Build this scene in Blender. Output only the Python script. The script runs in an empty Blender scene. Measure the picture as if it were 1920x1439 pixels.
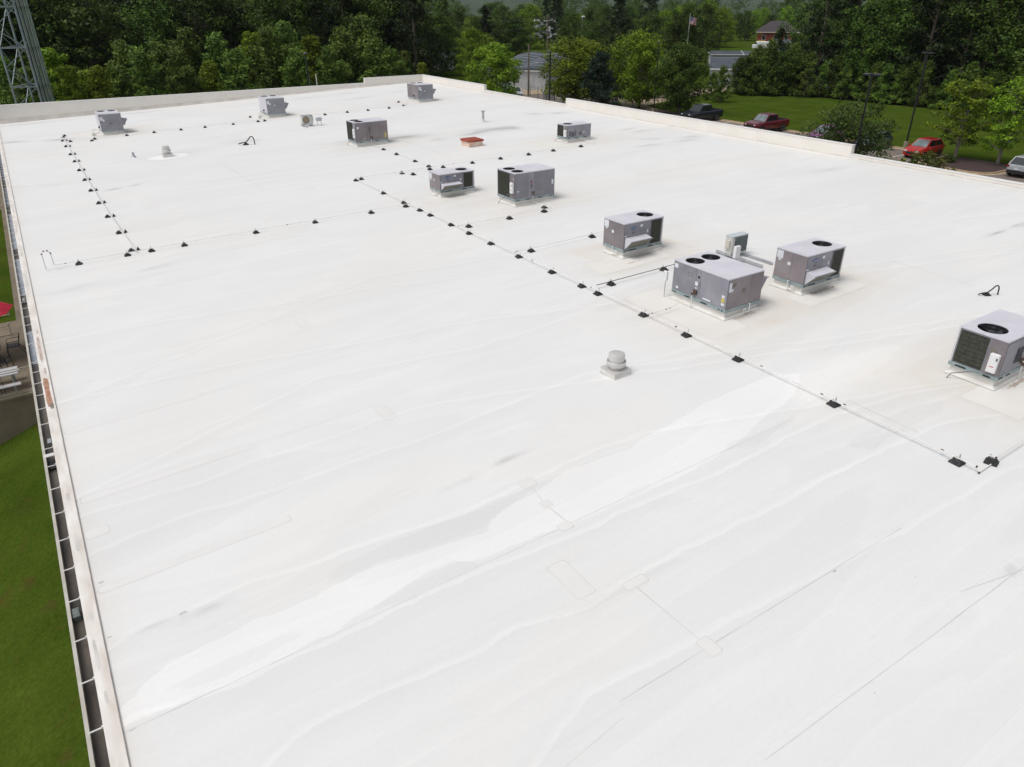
import bpy, bmesh, math, random
import numpy as np
from mathutils import Vector, Matrix
R = math.radians
rnd = random.Random(7)
scn = bpy.context.scene
COL = scn.collection
# ------------------------------------------------------------------ camera
F_PX, PITCH, YAW, ROLL, CH = 1359.907, 27.8676, 33.2547, -0.1256, 8.7367
SL = 0.03206                       # the roof falls to the gutter: z = SL * x
GZ = -5.0                          # level of the lawn and the car park
cam = bpy.data.cameras.new('camera'); cam_o = bpy.data.objects.new('camera', cam); COL.objects.link(cam_o)
cp, sp, cy, sy = math.cos(R(PITCH)), math.sin(R(PITCH)), math.cos(R(YAW)), math.sin(R(YAW))
c_f = Vector((sy*cp, cy*cp, -sp)); c_r = Vector((cy, -sy, 0)); c_u = c_r.cross(c_f)
cr, sr = math.cos(R(ROLL)), math.sin(R(ROLL))
c_r, c_u = cr*c_r + sr*c_u, -sr*c_r + cr*c_u
M = Matrix((c_r, c_u, -c_f)).transposed().to_4x4(); M.translation = (0, 0, CH)
cam_o.matrix_world = M
cam.sensor_width = 36; cam.lens = 36*F_PX/1920; cam.clip_end = 9000; cam.clip_start = 0.1
scn.camera = cam_o
# ------------------------------------------------------------------ light
SUN_EL, SUN_AZ = R(64), R(275)     # azimuth the light comes from, clockwise from +Y
w = bpy.data.worlds.new('World'); scn.world = w; w.use_nodes = True
nt = w.node_tree; bg = nt.nodes['Background']
sky = nt.nodes.new('ShaderNodeTexSky'); sky.sky_type = 'NISHITA'; sky.sun_disc = False
sky.sun_elevation = SUN_EL; sky.sun_rotation = SUN_AZ; sky.air_density = 1.0; sky.dust_density = 3.0
hs = nt.nodes.new('ShaderNodeHueSaturation'); hs.inputs['Saturation'].default_value = 0.2
nt.links.new(sky.outputs[0], hs.inputs['Color']); nt.links.new(hs.outputs[0], bg.inputs[0])
bg.inputs[1].default_value = 0.105
sun = bpy.data.lights.new('sun', 'SUN'); sun.energy = 1.5; sun.angle = R(30); sun.color = (1, .965, .92)
sun_o = bpy.data.objects.new('sun', sun); COL.objects.link(sun_o)
sd = Vector((math.sin(SUN_AZ)*math.cos(SUN_EL), math.cos(SUN_AZ)*math.cos(SUN_EL), math.sin(SUN_EL)))
sun_o.rotation_euler = sd.to_track_quat('Z', 'Y').to_euler()
scn.view_settings.view_transform = 'Standard'; scn.view_settings.look = 'None'
scn.view_settings.exposure = 0.21; scn.view_settings.gamma = 1
# ------------------------------------------------------------------ where a sight line of the photograph meets the place
def ray(px, py): return c_f + c_r*((px-960)/F_PX) - c_u*((py-719.5)/F_PX)
def gp(px, py, z=GZ):
    d = ray(px, py); t = (z-CH)/d.z; return Vector((d.x*t, d.y*t, z))
def rp(px, py, h=0.0):
    d = ray(px, py); t = (CH-h)/(SL*d.x-d.z); return Vector((d.x*t, d.y*t, SL*d.x*t+h))
def dp(px, py, D):
    d = ray(px, py); t = D/math.hypot(d.x, d.y); return Vector((d.x*t, d.y*t, CH+d.z*t))
# ------------------------------------------------------------------ materials
def mat(name, col, rough=.6, metal=0.0, var=.12, scale=6.0, bump=0.0, col2=None, stretch=(1,1,1), detail=5, spec=None, coat=0, ovar=0):
    m = bpy.data.materials.new(name); m.use_nodes = True
    n = m.node_tree; b = n.nodes['Principled BSDF']
    tc = n.nodes.new('ShaderNodeTexCoord'); mp = n.nodes.new('ShaderNodeMapping'); mp.inputs['Scale'].default_value = stretch
    nz = n.nodes.new('ShaderNodeTexNoise'); nz.inputs['Scale'].default_value = scale; nz.inputs['Detail'].default_value = detail
    n.links.new(tc.outputs['Object'], mp.inputs[0]); n.links.new(mp.outputs[0], nz.inputs['Vector'])
    rp_ = n.nodes.new('ShaderNodeValToRGB'); rp_.color_ramp.elements[0].position = .3; rp_.color_ramp.elements[1].position = .7
    if col2 is None:
        a = [max(0, c*(1-var)) for c in col]; c2 = [min(1, c*(1+var)) for c in col]
    else: a, c2 = col, col2
    rp_.color_ramp.elements[0].color = (*a, 1); rp_.color_ramp.elements[1].color = (*c2, 1)
    n.links.new(nz.outputs['Fac'], rp_.inputs[0])
    if ovar:
        oi = n.nodes.new('ShaderNodeObjectInfo'); mr = n.nodes.new('ShaderNodeMapRange'); mr.inputs[3].default_value = 1-ovar; mr.inputs[4].default_value = 1+ovar
        hv = n.nodes.new('ShaderNodeHueSaturation'); n.links.new(oi.outputs['Random'], mr.inputs[0]); n.links.new(mr.outputs[0], hv.inputs['Value']); n.links.new(rp_.outputs[0], hv.inputs['Color']); n.links.new(hv.outputs[0], b.inputs['Base Color'])
    else: n.links.new(rp_.outputs[0], b.inputs['Base Color'])
    b.inputs['Roughness'].default_value = rough; b.inputs['Metallic'].default_value = metal
    if spec is not None: b.inputs['Specular IOR Level'].default_value = spec
    if coat: b.inputs['Coat Weight'].default_value = coat
    if bump:
        bp = n.nodes.new('ShaderNodeBump'); bp.inputs['Strength'].default_value = bump; bp.inputs['Distance'].default_value = .02
        n.links.new(nz.outputs['Fac'], bp.inputs['Height']); n.links.new(bp.outputs[0], b.inputs['Normal'])
    return m
def leafmat(name, ca, cb, cc, hue=.5):
    m = bpy.data.materials.new(name); m.use_nodes = True
    n = m.node_tree; b = n.nodes['Principled BSDF']
    g = n.nodes.new('ShaderNodeNewGeometry'); rp_ = n.nodes.new('ShaderNodeValToRGB')
    e = rp_.color_ramp.elements; e[0].color = (*ca, 1); e[1].color = (*cc, 1); e[1].position = 1
    k = e.new(.5); k.color = (*cb, 1)
    tc = n.nodes.new('ShaderNodeTexCoord'); nz = n.nodes.new('ShaderNodeTexNoise'); nz.inputs['Scale'].default_value = .55; nz.inputs['Detail'].default_value = 3
    n.links.new(tc.outputs['Object'], nz.inputs['Vector'])
    mx = n.nodes.new('ShaderNodeMath'); mx.operation = 'MULTIPLY_ADD'; mx.inputs[1].default_value = .45
    n.links.new(g.outputs['Random Per Island'], mx.inputs[0])
    sc = n.nodes.new('ShaderNodeMath'); sc.operation = 'MULTIPLY_ADD'; sc.inputs[1].default_value = 1.5; sc.inputs[2].default_value = -.5
    n.links.new(nz.outputs['Fac'], sc.inputs[0]); n.links.new(sc.outputs[0], mx.inputs[2])
    n.links.new(mx.outputs[0], rp_.inputs[0])
    oi = n.nodes.new('ShaderNodeObjectInfo'); hsv = n.nodes.new('ShaderNodeHueSaturation')
    v = n.nodes.new('ShaderNodeMapRange'); v.inputs[3].default_value = .72; v.inputs[4].default_value = 1.3
    n.links.new(oi.outputs['Random'], v.inputs[0]); n.links.new(v.outputs[0], hsv.inputs['Value'])
    h = n.nodes.new('ShaderNodeMapRange'); h.inputs[3].default_value = .485; h.inputs[4].default_value = .515
    n.links.new(oi.outputs['Random'], h.inputs[0]); n.links.new(h.outputs[0], hsv.inputs['Hue'])
    n.links.new(rp_.outputs[0], hsv.inputs['Color']); n.links.new(hsv.outputs[0], b.inputs['Base Color'])
    b.inputs['Roughness'].default_value = .6; b.inputs['Specular IOR Level'].default_value = .25
    tr = n.nodes.new('ShaderNodeBsdfTranslucent'); n.links.new(hsv.outputs[0], tr.inputs[0])
    ms = n.nodes.new('ShaderNodeMixShader'); ms.inputs[0].default_value = .28
    n.links.new(b.outputs[0], ms.inputs[1]); n.links.new(tr.outputs[0], ms.inputs[2])
    n.links.new(ms.outputs[0], n.nodes['Material Output'].inputs['Surface'])
    return m
MT = {}
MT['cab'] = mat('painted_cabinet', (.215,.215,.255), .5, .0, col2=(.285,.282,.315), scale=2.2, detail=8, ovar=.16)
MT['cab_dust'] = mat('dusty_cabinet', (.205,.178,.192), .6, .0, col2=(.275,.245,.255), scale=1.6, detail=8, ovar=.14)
MT['top'] = mat('pale_lid', (.57,.565,.625), .42, .0, col2=(.65,.645,.70), scale=1.8, detail=8)  # lids, some hoods and side panels, paler than the cabinet
MT['rail'] = mat('galvanised_rail', (.24,.31,.33), .5, .2, col2=(.36,.43,.44), scale=5)
MT['seamline'] = mat('shadow_gap_paint', (.09,.085,.095), .7)
MT['dark'] = mat('dark_slot', (.012,.012,.015), .7)
MT['coil'] = mat('coil_fins', (.035,.040,.028), .6, .2, col2=(.075,.078,.055), scale=9, detail=10)
MT['well'] = mat('fan_well', (.010,.011,.016), .55)
MT['wire'] = mat('black_wire', (.02,.02,.025), .45)
MT['blade'] = mat('fan_blade', (.055,.06,.07), .4, .2)
MT['curb'] = mat('curb_flashing', (.62,.60,.56), .6, col2=(.72,.71,.68), scale=3)
MT['white'] = mat('white_paint', (.74,.74,.75), .45, var=.05)
MT['pvc'] = mat('white_pvc', (.82,.82,.82), .35, var=.03)
MT['label'] = mat('paper_label', (.62,.66,.72), .6, col2=(.78,.80,.84), scale=30)
MT['yellow'] = mat('yellow_label', (.60,.52,.14), .6, var=.15)
MT['redlab'] = mat('red_print', (.45,.06,.06), .6)
MT['grime'] = mat('faded_print', (.20,.17,.15), .8, var=.3, scale=20)
MT['badge'] = mat('blue_badge', (.03,.07,.22), .35, var=.1)
MT['rubber'] = mat('black_rubber', (.018,.019,.022), .8, col2=(.045,.045,.047), scale=9, bump=.4, ovar=.35)
MT['gas'] = mat('gas_pipe_paint', (.66,.64,.61), .55, col2=(.80,.79,.77), scale=2.5, detail=8)
MT['rustpipe'] = mat('rusty_fitting', (.10,.06,.045), .8, var=.4, scale=30)
MT['cable'] = mat('black_conduit', (.03,.028,.035), .6)
MT['galv'] = mat('galvanised_steel', (.42,.44,.47), .35, .7, col2=(.58,.60,.63), scale=4)
MT['alu'] = mat('spun_aluminium', (.60,.585,.565), .38, .35, col2=(.70,.69,.68), scale=3)
MT['parapet'] = mat('parapet_cladding', (.79,.755,.70), .75, col2=(.83,.80,.755), scale=.8, detail=6)
MT['capping'] = mat('metal_capping', (.70,.69,.68), .45, col2=(.78,.77,.76), scale=1.2)
MT['wall'] = mat('rendered_wall', (.36,.31,.25), .85, var=.12, scale=1.5, detail=8)
MT['concrete'] = mat('concrete', (.26,.22,.165), .85, col2=(.34,.29,.22), scale=1.3, detail=9, bump=.1)
MT['patio'] = mat('patio_concrete', (.13,.105,.075), .85, col2=(.20,.165,.12), scale=1.2, detail=9, bump=.1)
MT['kerb'] = mat('kerb_stone', (.36,.27,.17), .85, col2=(.46,.36,.25), scale=2)
MT['asphalt'] = mat('asphalt', (.14,.115,.10), .9, col2=(.20,.17,.145), scale=1.1, detail=10, bump=.1)
MT['line'] = mat('road_paint', (.62,.60,.57), .8, var=.15, scale=8)
MT['mulch'] = mat('bark_mulch', (.030,.018,.018), .95, col2=(.075,.045,.042), scale=9, detail=10, bump=.8)
MT['gravel'] = mat('gravel_yard', (.30,.23,.16), .9, col2=(.42,.33,.24), scale=1.2, detail=10)
MT['bark'] = mat('bark', (.07,.055,.042), .9, col2=(.14,.11,.085), scale=3, stretch=(1,1,.25), bump=.5)
MT['palebark'] = mat('pale_bark', (.16,.14,.12), .9, col2=(.28,.25,.22), scale=3, stretch=(1,1,.25))
MT['pole'] = mat('dark_pole_paint', (.012,.012,.016), .45)
MT['wood'] = mat('weathered_wood', (.16,.13,.10), .85, var=.3, scale=4, stretch=(1,1,.2))
MT['tower'] = mat('tower_steel', (.20,.25,.27), .6, .1, col2=(.32,.38,.40), scale=2)
MT['blackmetal'] = mat('black_iron', (.012,.012,.014), .4, .3)
MT['paletube'] = mat('pale_rail_paint', (.38,.35,.30), .5)
MT['redcloth'] = mat('red_canvas', (.42,.008,.035), .7, var=.2, scale=3)
MT['plastic'] = mat('grey_white_plastic', (.45,.45,.48), .5, var=.08)
MT['glass'] = mat('vehicle_glass', (.015,.02,.022), .06, spec=.9, var=.2)
MT['palewind'] = mat('windscreen_glass', (.10,.13,.14), .08, spec=.9, col2=(.22,.27,.28), scale=1.3)
MT['tyre'] = mat('tyre_rubber', (.015,.015,.016), .8)
MT['rim'] = mat('wheel_rim', (.30,.31,.33), .3, .7)
MT['lamp'] = mat('lamp_lens', (.50,.52,.55), .15)
MT['tail'] = mat('tail_lamp_lens', (.25,.01,.01), .2)
MT['hatch'] = mat('red_oxide_paint', (.26,.045,.025), .65, col2=(.36,.075,.04), scale=3)
MT['hatchbase'] = mat('stained_curb', (.70,.42,.32), .7, col2=(.78,.66,.58), scale=3)
MT['roofgrey'] = mat('grey_metal_roof', (.050,.060,.075), .7, .0, col2=(.085,.10,.12), scale=.5, spec=.2)
MT['metalwall'] = mat('pale_metal_siding', (.42,.44,.47), .6, col2=(.50,.52,.55), scale=1)
MT['bluedoor'] = mat('blue_roller_door', (.01,.10,.17), .5, var=.15)
MT['brick'] = mat('red_brick', (.22,.045,.03), .85, var=.2, scale=12)
MT['shingle'] = mat('dark_shingle', (.05,.042,.048), .9, var=.2, scale=5)
MT['trimY'] = mat('yellow_trim', (.50,.36,.06), .7)
MT['cream'] = mat('cream_trim', (.55,.52,.45), .7)

# grass
def grassmat(name, a, b_, c, sc=1.0, dirt=0.0):
    m = bpy.data.materials.new(name); m.use_nodes = True; n = m.node_tree; b = n.nodes['Principled BSDF']
    tc = n.nodes.new('ShaderNodeTexCoord')
    def nz(s, d, st=(1,1,1)):
        mp = n.nodes.new('ShaderNodeMapping'); mp.inputs['Scale'].default_value = st; n.links.new(tc.outputs['Object'], mp.inputs[0])
        q = n.nodes.new('ShaderNodeTexNoise'); q.inputs['Scale'].default_value = s; q.inputs['Detail'].default_value = d
        q.inputs['Roughness'].default_value = .65
        n.links.new(mp.outputs[0], q.inputs['Vector']); return q
    n1 = nz(.35*sc, 6); n2 = nz(9*sc, 6); n3 = nz(.9*sc, 7)
    r1 = n.nodes.new('ShaderNodeValToRGB'); e = r1.color_ramp.elements
    e[0].position = .32; e[0].color = (*a, 1); e[1].position = .72; e[1].color = (*c, 1); k = e.new(.5); k.color = (*b_, 1)
    ad = n.nodes.new('ShaderNodeMath'); ad.operation = 'MULTIPLY_ADD'; ad.inputs[1].default_value = .5
    n.links.new(n2.outputs['Fac'], ad.inputs[0])
    hf = n.nodes.new('ShaderNodeMath'); hf.operation = 'MULTIPLY'; hf.inputs[1].default_value = .5
    n.links.new(n1.outputs['Fac'], hf.inputs[0]); n.links.new(hf.outputs[0], ad.inputs[2]); n.links.new(ad.outputs[0], r1.inputs[0])
    r2 = n.nodes.new('ShaderNodeValToRGB'); r2.color_ramp.elements[0].position = .56; r2.color_ramp.elements[1].position = .70
    n.links.new(n3.outputs['Fac'], r2.inputs[0])
    ml = n.nodes.new('ShaderNodeMath'); ml.operation = 'MULTIPLY'; ml.inputs[1].default_value = dirt; n.links.new(r2.outputs[0], ml.inputs[0])
    mx = n.nodes.new('ShaderNodeMix'); mx.data_type = 'RGBA'; mx.inputs[7].default_value = (.085, .045, .02, 1)
    n.links.new(ml.outputs[0], mx.inputs[0]); n.links.new(r1.outputs[0], mx.inputs[6]); n.links.new(mx.outputs[2], b.inputs['Base Color'])
    b.inputs['Roughness'].default_value = 1; b.inputs['Specular IOR Level'].default_value = .0
    bp = n.nodes.new('ShaderNodeBump'); bp.inputs['Strength'].default_value = .9; bp.inputs['Distance'].default_value = .06
    n.links.new(n2.outputs['Fac'], bp.inputs['Height']); n.links.new(bp.outputs[0], b.inputs['Normal'])
    return m
MT['ground'] = grassmat('lawn_grass', (.027,.047,.006), (.050,.080,.010), (.088,.125,.018), 1.0, .45)
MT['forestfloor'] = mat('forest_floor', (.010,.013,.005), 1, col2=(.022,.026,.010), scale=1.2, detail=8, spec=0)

TIDE_N = 12
# roof membrane: white sheet with dirt film, ponding tide lines and seams
def roofmat(name, base=(.722,.723,.722), film=1.0):
    m = bpy.data.materials.new(name); m.use_nodes = True; n = m.node_tree; b = n.nodes['Principled BSDF']; L = n.links.new
    tc = n.nodes.new('ShaderNodeTexCoord')
    def noise(st, d=4, ds=0.0, off=(0,0,0), rg=.5):
        mp = n.nodes.new('ShaderNodeMapping'); mp.inputs['Scale'].default_value = st; mp.inputs['Location'].default_value = off
        L(tc.outputs['Object'], mp.inputs[0]); q = n.nodes.new('ShaderNodeTexNoise'); q.inputs['Scale'].default_value = 1
        q.inputs['Detail'].default_value = d; q.inputs['Distortion'].default_value = ds; q.inputs['Roughness'].default_value = rg
        L(mp.outputs[0], q.inputs['Vector']); return q.outputs['Fac']
    def ramp(f, stops):
        r = n.nodes.new('ShaderNodeValToRGB'); e = r.color_ramp.elements
        e[0].position, e[0].color = stops[0][0], (*[stops[0][1]]*3, 1); e[1].position, e[1].color = stops[-1][0], (*[stops[-1][1]]*3, 1)
        for p, v in stops[1:-1]:
            k = e.new(p); k.color = (v, v, v, 1)
        L(f, r.inputs[0]); return r.outputs[0]
    def mth(op, a, c):
        k = n.nodes.new('ShaderNodeMath'); k.operation = op
        for i, v in enumerate((a, c)):
            if isinstance(v, (int, float)): k.inputs[i].default_value = v
            else: L(v, k.inputs[i])
        return k.outputs[0]
    # film left by standing water: broad smooth bands, a few tide lines with one crisp side
    band = ramp(noise((.07,.42,1), 3, .5, rg=.45), [(.30,.972),(.44,.982),(.452,1.012),(.50,1.0),(.57,.99),(.582,1.018),(.62,1.0),(.68,.978),(.8,1.0)])
    band2 = ramp(noise((.05,.95,1), 3, .6, (7,3,0), rg=.45), [(.35,.988),(.48,.994),(.49,1.014),(.52,.997),(.60,1.0),(.61,.985),(.7,1.0)])
    cloud = ramp(noise((.35,.35,1), 6, 0, (3,9,0)), [(.25,.975),(.75,1.02)])
    fine = ramp(noise((14,14,1), 3, 0, (1,1,0)), [(.3,.985),(.7,1.012)])
    speck = ramp(noise((5.5,5.5,1), 2, 0, (11,1,0)), [(.17,.86),(.205,1.0)])
    v = mth('MULTIPLY', mth('MULTIPLY', band, band2), mth('MULTIPLY', cloud, mth('MULTIPLY', fine, speck)))
    # lap seams every 3.05 m plus half sheets
    sp_ = n.nodes.new('ShaderNodeSeparateXYZ'); L(tc.outputs['Object'], sp_.inputs[0])
    wob = mth('MULTIPLY', mth('SUBTRACT', noise((.5,.1,1), 3), .5), .05)
    yy = mth('ADD', sp_.outputs['Y'], wob)
    fr = mth('FRACT', mth('DIVIDE', mth('ADD', yy, 90.05 if True else 0), 1.53), 0)
    seam = ramp(fr, [(0,.962),(.006,.962),(.012,1.0),(.985,1.0),(1,1.008)])
    v = mth('MULTIPLY', v, seam)
    at = n.nodes.new('ShaderNodeAttribute'); at.attribute_name = 'dirt'
    atg = n.nodes.new('ShaderNodeAttribute'); atg.attribute_name = 'smear'
    sm = mth('MULTIPLY', atg.outputs['Fac'], ramp(noise((.8,5,1), 6, .4, (5,2,0)), [(.3,.25),(.65,1.0)]))
    v = mth('MULTIPLY', v, mth('SUBTRACT', 1.0, sm))
    jit = mth('SUBTRACT', noise((1.1,2.2,1), 6, .3, (8,8,0), rg=.6), .5)
    def fld(nm):
        a_ = n.nodes.new('ShaderNodeAttribute'); a_.attribute_name = nm; return a_.outputs['Fac']
    def step_(nm, amp, w0, w1):
        k_ = n.nodes.new('ShaderNodeMapRange'); k_.interpolation_type = 'SMOOTHSTEP'; k_.inputs[1].default_value = w0; k_.inputs[2].default_value = w1
        L(mth('ADD', fld(nm), mth('MULTIPLY', jit, amp)), k_.inputs[0]); return k_.outputs[0]
    for nm, amp, w0, w1, gain in (('wash',.32,-.01,.02,.078),('washb',.9,-.1,.5,.07),('film',.30,-.015,.03,-.044)):
        v = mth('MULTIPLY', v, mth('ADD', 1.0, mth('MULTIPLY', step_(nm, amp, w0, w1), gain)))
    wav = mth('MULTIPLY', mth('SUBTRACT', noise((.45,.3,1), 5, .2, (1,5,0), rg=.6), .5), .5)
    for k_ in range(TIDE_N):
        dd = mth('ADD', mth('ADD', fld('tide%d' % k_), wav), mth('MULTIPLY', jit, .05))
        mr = n.nodes.new('ShaderNodeMapRange'); mr.inputs[1].default_value = -.45; mr.inputs[2].default_value = .25; L(dd, mr.inputs[0])
        g = 1.6 if k_ < 2 else 1.3
        v = mth('MULTIPLY', v, ramp(mr.outputs[0], [(0,1.0),(.30,1-.010*g),(.56,1-.014*g),(.60,1+.034*g),(.66,1+.026*g),(.74,1+.008*g),(.80,1-.006*g),(.99,1.0),(1,1.0)]))
    c1 = n.nodes.new('ShaderNodeMix'); c1.data_type = 'RGBA'; c1.inputs[6].default_value = (base[0]*.995, base[1]*1.0, base[2]*1.012, 1)
    c1.inputs[7].default_value = (base[0]*1.008, base[1]*1.0, base[2]*.985, 1)
    L(ramp(noise((.12,.2,1), 4, 0, (2,8,0)), [(.4,0),(.65,1)]), c1.inputs[0])
    c2 = n.nodes.new('ShaderNodeMix'); c2.data_type = 'RGBA'; c2.inputs[7].default_value = (.68,.635,.57,1)
    dm = mth('MULTIPLY', at.outputs['Fac'], ramp(noise((1.2,1.2,1), 6, .2), [(.3,.45),(.7,1.0)]))
    L(dm, c2.inputs[0]); L(c1.outputs[2], c2.inputs[6])
    mv = n.nodes.new('ShaderNodeVectorMath'); mv.operation = 'SCALE'; L(c2.outputs[2], mv.inputs[0]); L(v, mv.inputs['Scale'])
    L(mv.outputs[0], b.inputs['Base Color'])
    b.inputs['Roughness'].default_value = .62; b.inputs['Specular IOR Level'].default_value = .3
    bp = n.nodes.new('ShaderNodeBump'); bp.inputs['Strength'].default_value = .2; bp.inputs['Distance'].default_value = .02
    L(noise((.5,1.6,1), 4, .3, (4,4,0)), bp.inputs['Height']); L(bp.outputs[0], b.inputs['Normal'])
    return m
MT['roof'] = roofmat('white_membrane')
MT['tide'] = mat('tide_membrane', (.742,.742,.74), .6, col2=(.775,.775,.775), scale=.8, detail=6, stretch=(.3,1.5,1), spec=.3)
MT['clean'] = mat('clean_membrane', (.785,.788,.792), .6, col2=(.805,.808,.812), scale=.8, detail=6, stretch=(.3,1.5,1), spec=.3)
MT['film'] = mat('dusty_membrane', (.695,.695,.695), .6, col2=(.725,.722,.718), scale=.9, detail=6, stretch=(.3,1.5,1), spec=.3)
MT['patch'] = mat('patch_membrane', (.70,.695,.685), .6, col2=(.73,.725,.72), scale=1.5, spec=.3)
MT['patchedge'] = mat('patch_edge_dirt', (.50,.48,.455), .8, col2=(.66,.645,.62), scale=2)
MT['scuff'] = mat('grey_scuff', (.42,.42,.41), .8, col2=(.60,.60,.60), scale=12)
MT['beige'] = mat('beige_membrane', (.69,.67,.635), .65, col2=(.74,.725,.70), scale=1.0, detail=8, spec=.3)
MT['stain'] = mat('rust_stain', (.38,.29,.24), .8, col2=(.60,.53,.47), scale=5, detail=8)
# ------------------------------------------------------------------ mesh helpers
class MB:
    def __init__(s): s.v = []; s.f = []; s.mi = []; s.m = 0
    def add(s, vs, fs):
        o = len(s.v); s.v += [tuple(q) for q in vs]; s.f += [tuple(i+o for i in f) for f in fs]; s.mi += [s.m]*len(fs); return s
    def box(s, a, b):
        (x0,y0,z0),(x1,y1,z1) = a, b
        return s.add([(x0,y0,z0),(x1,y0,z0),(x1,y1,z0),(x0,y1,z0),(x0,y0,z1),(x1,y0,z1),(x1,y1,z1),(x0,y1,z1)],
                     [(0,3,2,1),(4,5,6,7),(0,1,5,4),(1,2,6,5),(2,3,7,6),(3,0,4,7)])
    def bbox(s, a, b, e=.01):          # box with chamfered upright and top edges
        (x0,y0,z0),(x1,y1,z1) = a, b
        def ring(i, z): return [(x0+i+e,y0+i,z),(x1-i-e,y0+i,z),(x1-i,y0+i+e,z),(x1-i,y1-i-e,z),(x1-i-e,y1-i,z),(x0+i+e,y1-i,z),(x0+i,y1-i-e,z),(x0+i,y0+i+e,z)]
        v = ring(0,z0)+ring(0,z1-e)+ring(e,z1); f = [tuple(range(7,-1,-1)), tuple(range(16,24))]
        for k in (0,8):
            for i in range(8): j = (i+1)%8; f.append((k+i,k+j,k+8+j,k+8+i))
        return s.add(v, f)
    def prism(s, pts, z0, z1):
        n = len(pts); v = [(x,y,z0) for x,y in pts]+[(x,y,z1) for x,y in pts]
        return s.add(v, [tuple(range(n-1,-1,-1)), tuple(range(n,2*n))]+[(i,(i+1)%n,n+(i+1)%n,n+i) for i in range(n)])
    def lathe(s, prof, c=(0,0,0), n=24, cap=True):
        v = []; f = []
        for r, z in prof:
            for i in range(n):
                a = 2*math.pi*i/n; v.append((c[0]+r*math.cos(a), c[1]+r*math.sin(a), c[2]+z))
        for k in range(len(prof)-1):
            for i in range(n): j = (i+1)%n; f.append((k*n+i, k*n+j, (k+1)*n+j, (k+1)*n+i))
        if cap: f.append(tuple(range(n-1,-1,-1))); f.append(tuple((len(prof)-1)*n+i for i in range(n)))
        return s.add(v, f)
    def tube(s, pts, r, n=6, r2=None, cap=True):
        pts = [Vector(p) for p in pts]; v = []; f = []; m = len(pts)
        for k, p in enumerate(pts):
            d = (pts[min(k+1,m-1)]-pts[max(k-1,0)]).normalized()
            a = d.cross(Vector((0,0,1))) if abs(d.z) < .95 else d.cross(Vector((1,0,0)))
            a.normalize(); b = a.cross(d).normalized()
            rr = r if r2 is None else r+(r2-r)*k/(m-1)
            for i in range(n):
                t = 2*math.pi*i/n; v.append(p+a*(rr*math.cos(t))+b*(rr*math.sin(t)))
        for k in range(m-1):
            for i in range(n): j = (i+1)%n; f.append((k*n+i, (k+1)*n+i, (k+1)*n+j, k*n+j))
        if cap: f.append(tuple(range(n))); f.append(tuple((m-1)*n+i for i in range(n-1,-1,-1)))
        return s.add(v, f)
    def bar(s, a, b, w, h=None):
        h = h or w; a = Vector(a); b = Vector(b); d = (b-a).normalized()
        x = d.cross(Vector((0,0,1))) if abs(d.z) < .95 else d.cross(Vector((1,0,0))); x.normalize(); y = x.cross(d)
        v = [p+x*(i*w/2)+y*(j*h/2) for p in (a,b) for i,j in ((-1,-1),(1,-1),(1,1),(-1,1))]
        return s.add(v, [(0,1,2,3),(7,6,5,4),(0,4,5,1),(1,5,6,2),(2,6,7,3),(3,7,4,0)])
    def quad(s, *p): return s.add(p, [tuple(range(len(p)))])
    def mesh(s, name, mats):
        me = bpy.data.meshes.new(name); me.from_pydata([tuple(q) for q in s.v], [], s.f)
        for m in (mats if isinstance(mats, (list,tuple)) else [mats]): me.materials.append(m)
        if any(s.mi): me.polygons.foreach_set('material_index', s.mi)
        return me
    def build(s, name, mats, parent=None, smooth=False, loc=None, fix=True):
        me = s.mesh(name, mats)
        if fix:
            bm = bmesh.new(); bm.from_mesh(me); bmesh.ops.recalc_face_normals(bm, faces=bm.faces); bm.to_mesh(me); bm.free()
        if smooth:
            me.polygons.foreach_set('use_smooth', [True]*len(me.polygons))
            try: me.set_sharp_from_angle(angle=R(38))
            except Exception: pass
        o = bpy.data.objects.new(name, me); COL.objects.link(o)
        if parent: o.parent = parent
        if loc: o.location = loc
        return o
def thing(name, label, cat, loc=(0,0,0), rz=0, group=None):
    o = bpy.data.objects.new(name, None); COL.objects.link(o); o.location = loc; o.rotation_euler = (0,0,rz)
    o.empty_display_size = .2
    o['label'] = label; o['category'] = cat
    if group: o['group'] = group
    return o
def tag(o, label, cat, group=None):
    o['label'] = label; o['category'] = cat
    if group: o['group'] = group
    return o
def struct(o): o['kind'] = 'structure'; return o
def dup(root, loc, rz, label, group=None, scale=None):
    r = root.copy(); COL.objects.link(r); r.location = loc; r.rotation_euler = (0,0,rz); r['label'] = label
    if group: r['group'] = group
    if scale: r.scale = (scale[0], scale[0], scale[1]) if isinstance(scale, tuple) else (scale,)*3
    for ch in list(root.children):
        c = ch.copy(); COL.objects.link(c); c.parent = r
        for g in ch.children:
            d = g.copy(); COL.objects.link(d); d.parent = c
    return r
ORD = ['zeroth','first','second','third','fourth','fifth','sixth','seventh','eighth','ninth','tenth','eleventh','twelfth','thirteenth','fourteenth','fifteenth','sixteenth','seventeenth','eighteenth','nineteenth','twentieth']
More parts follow.
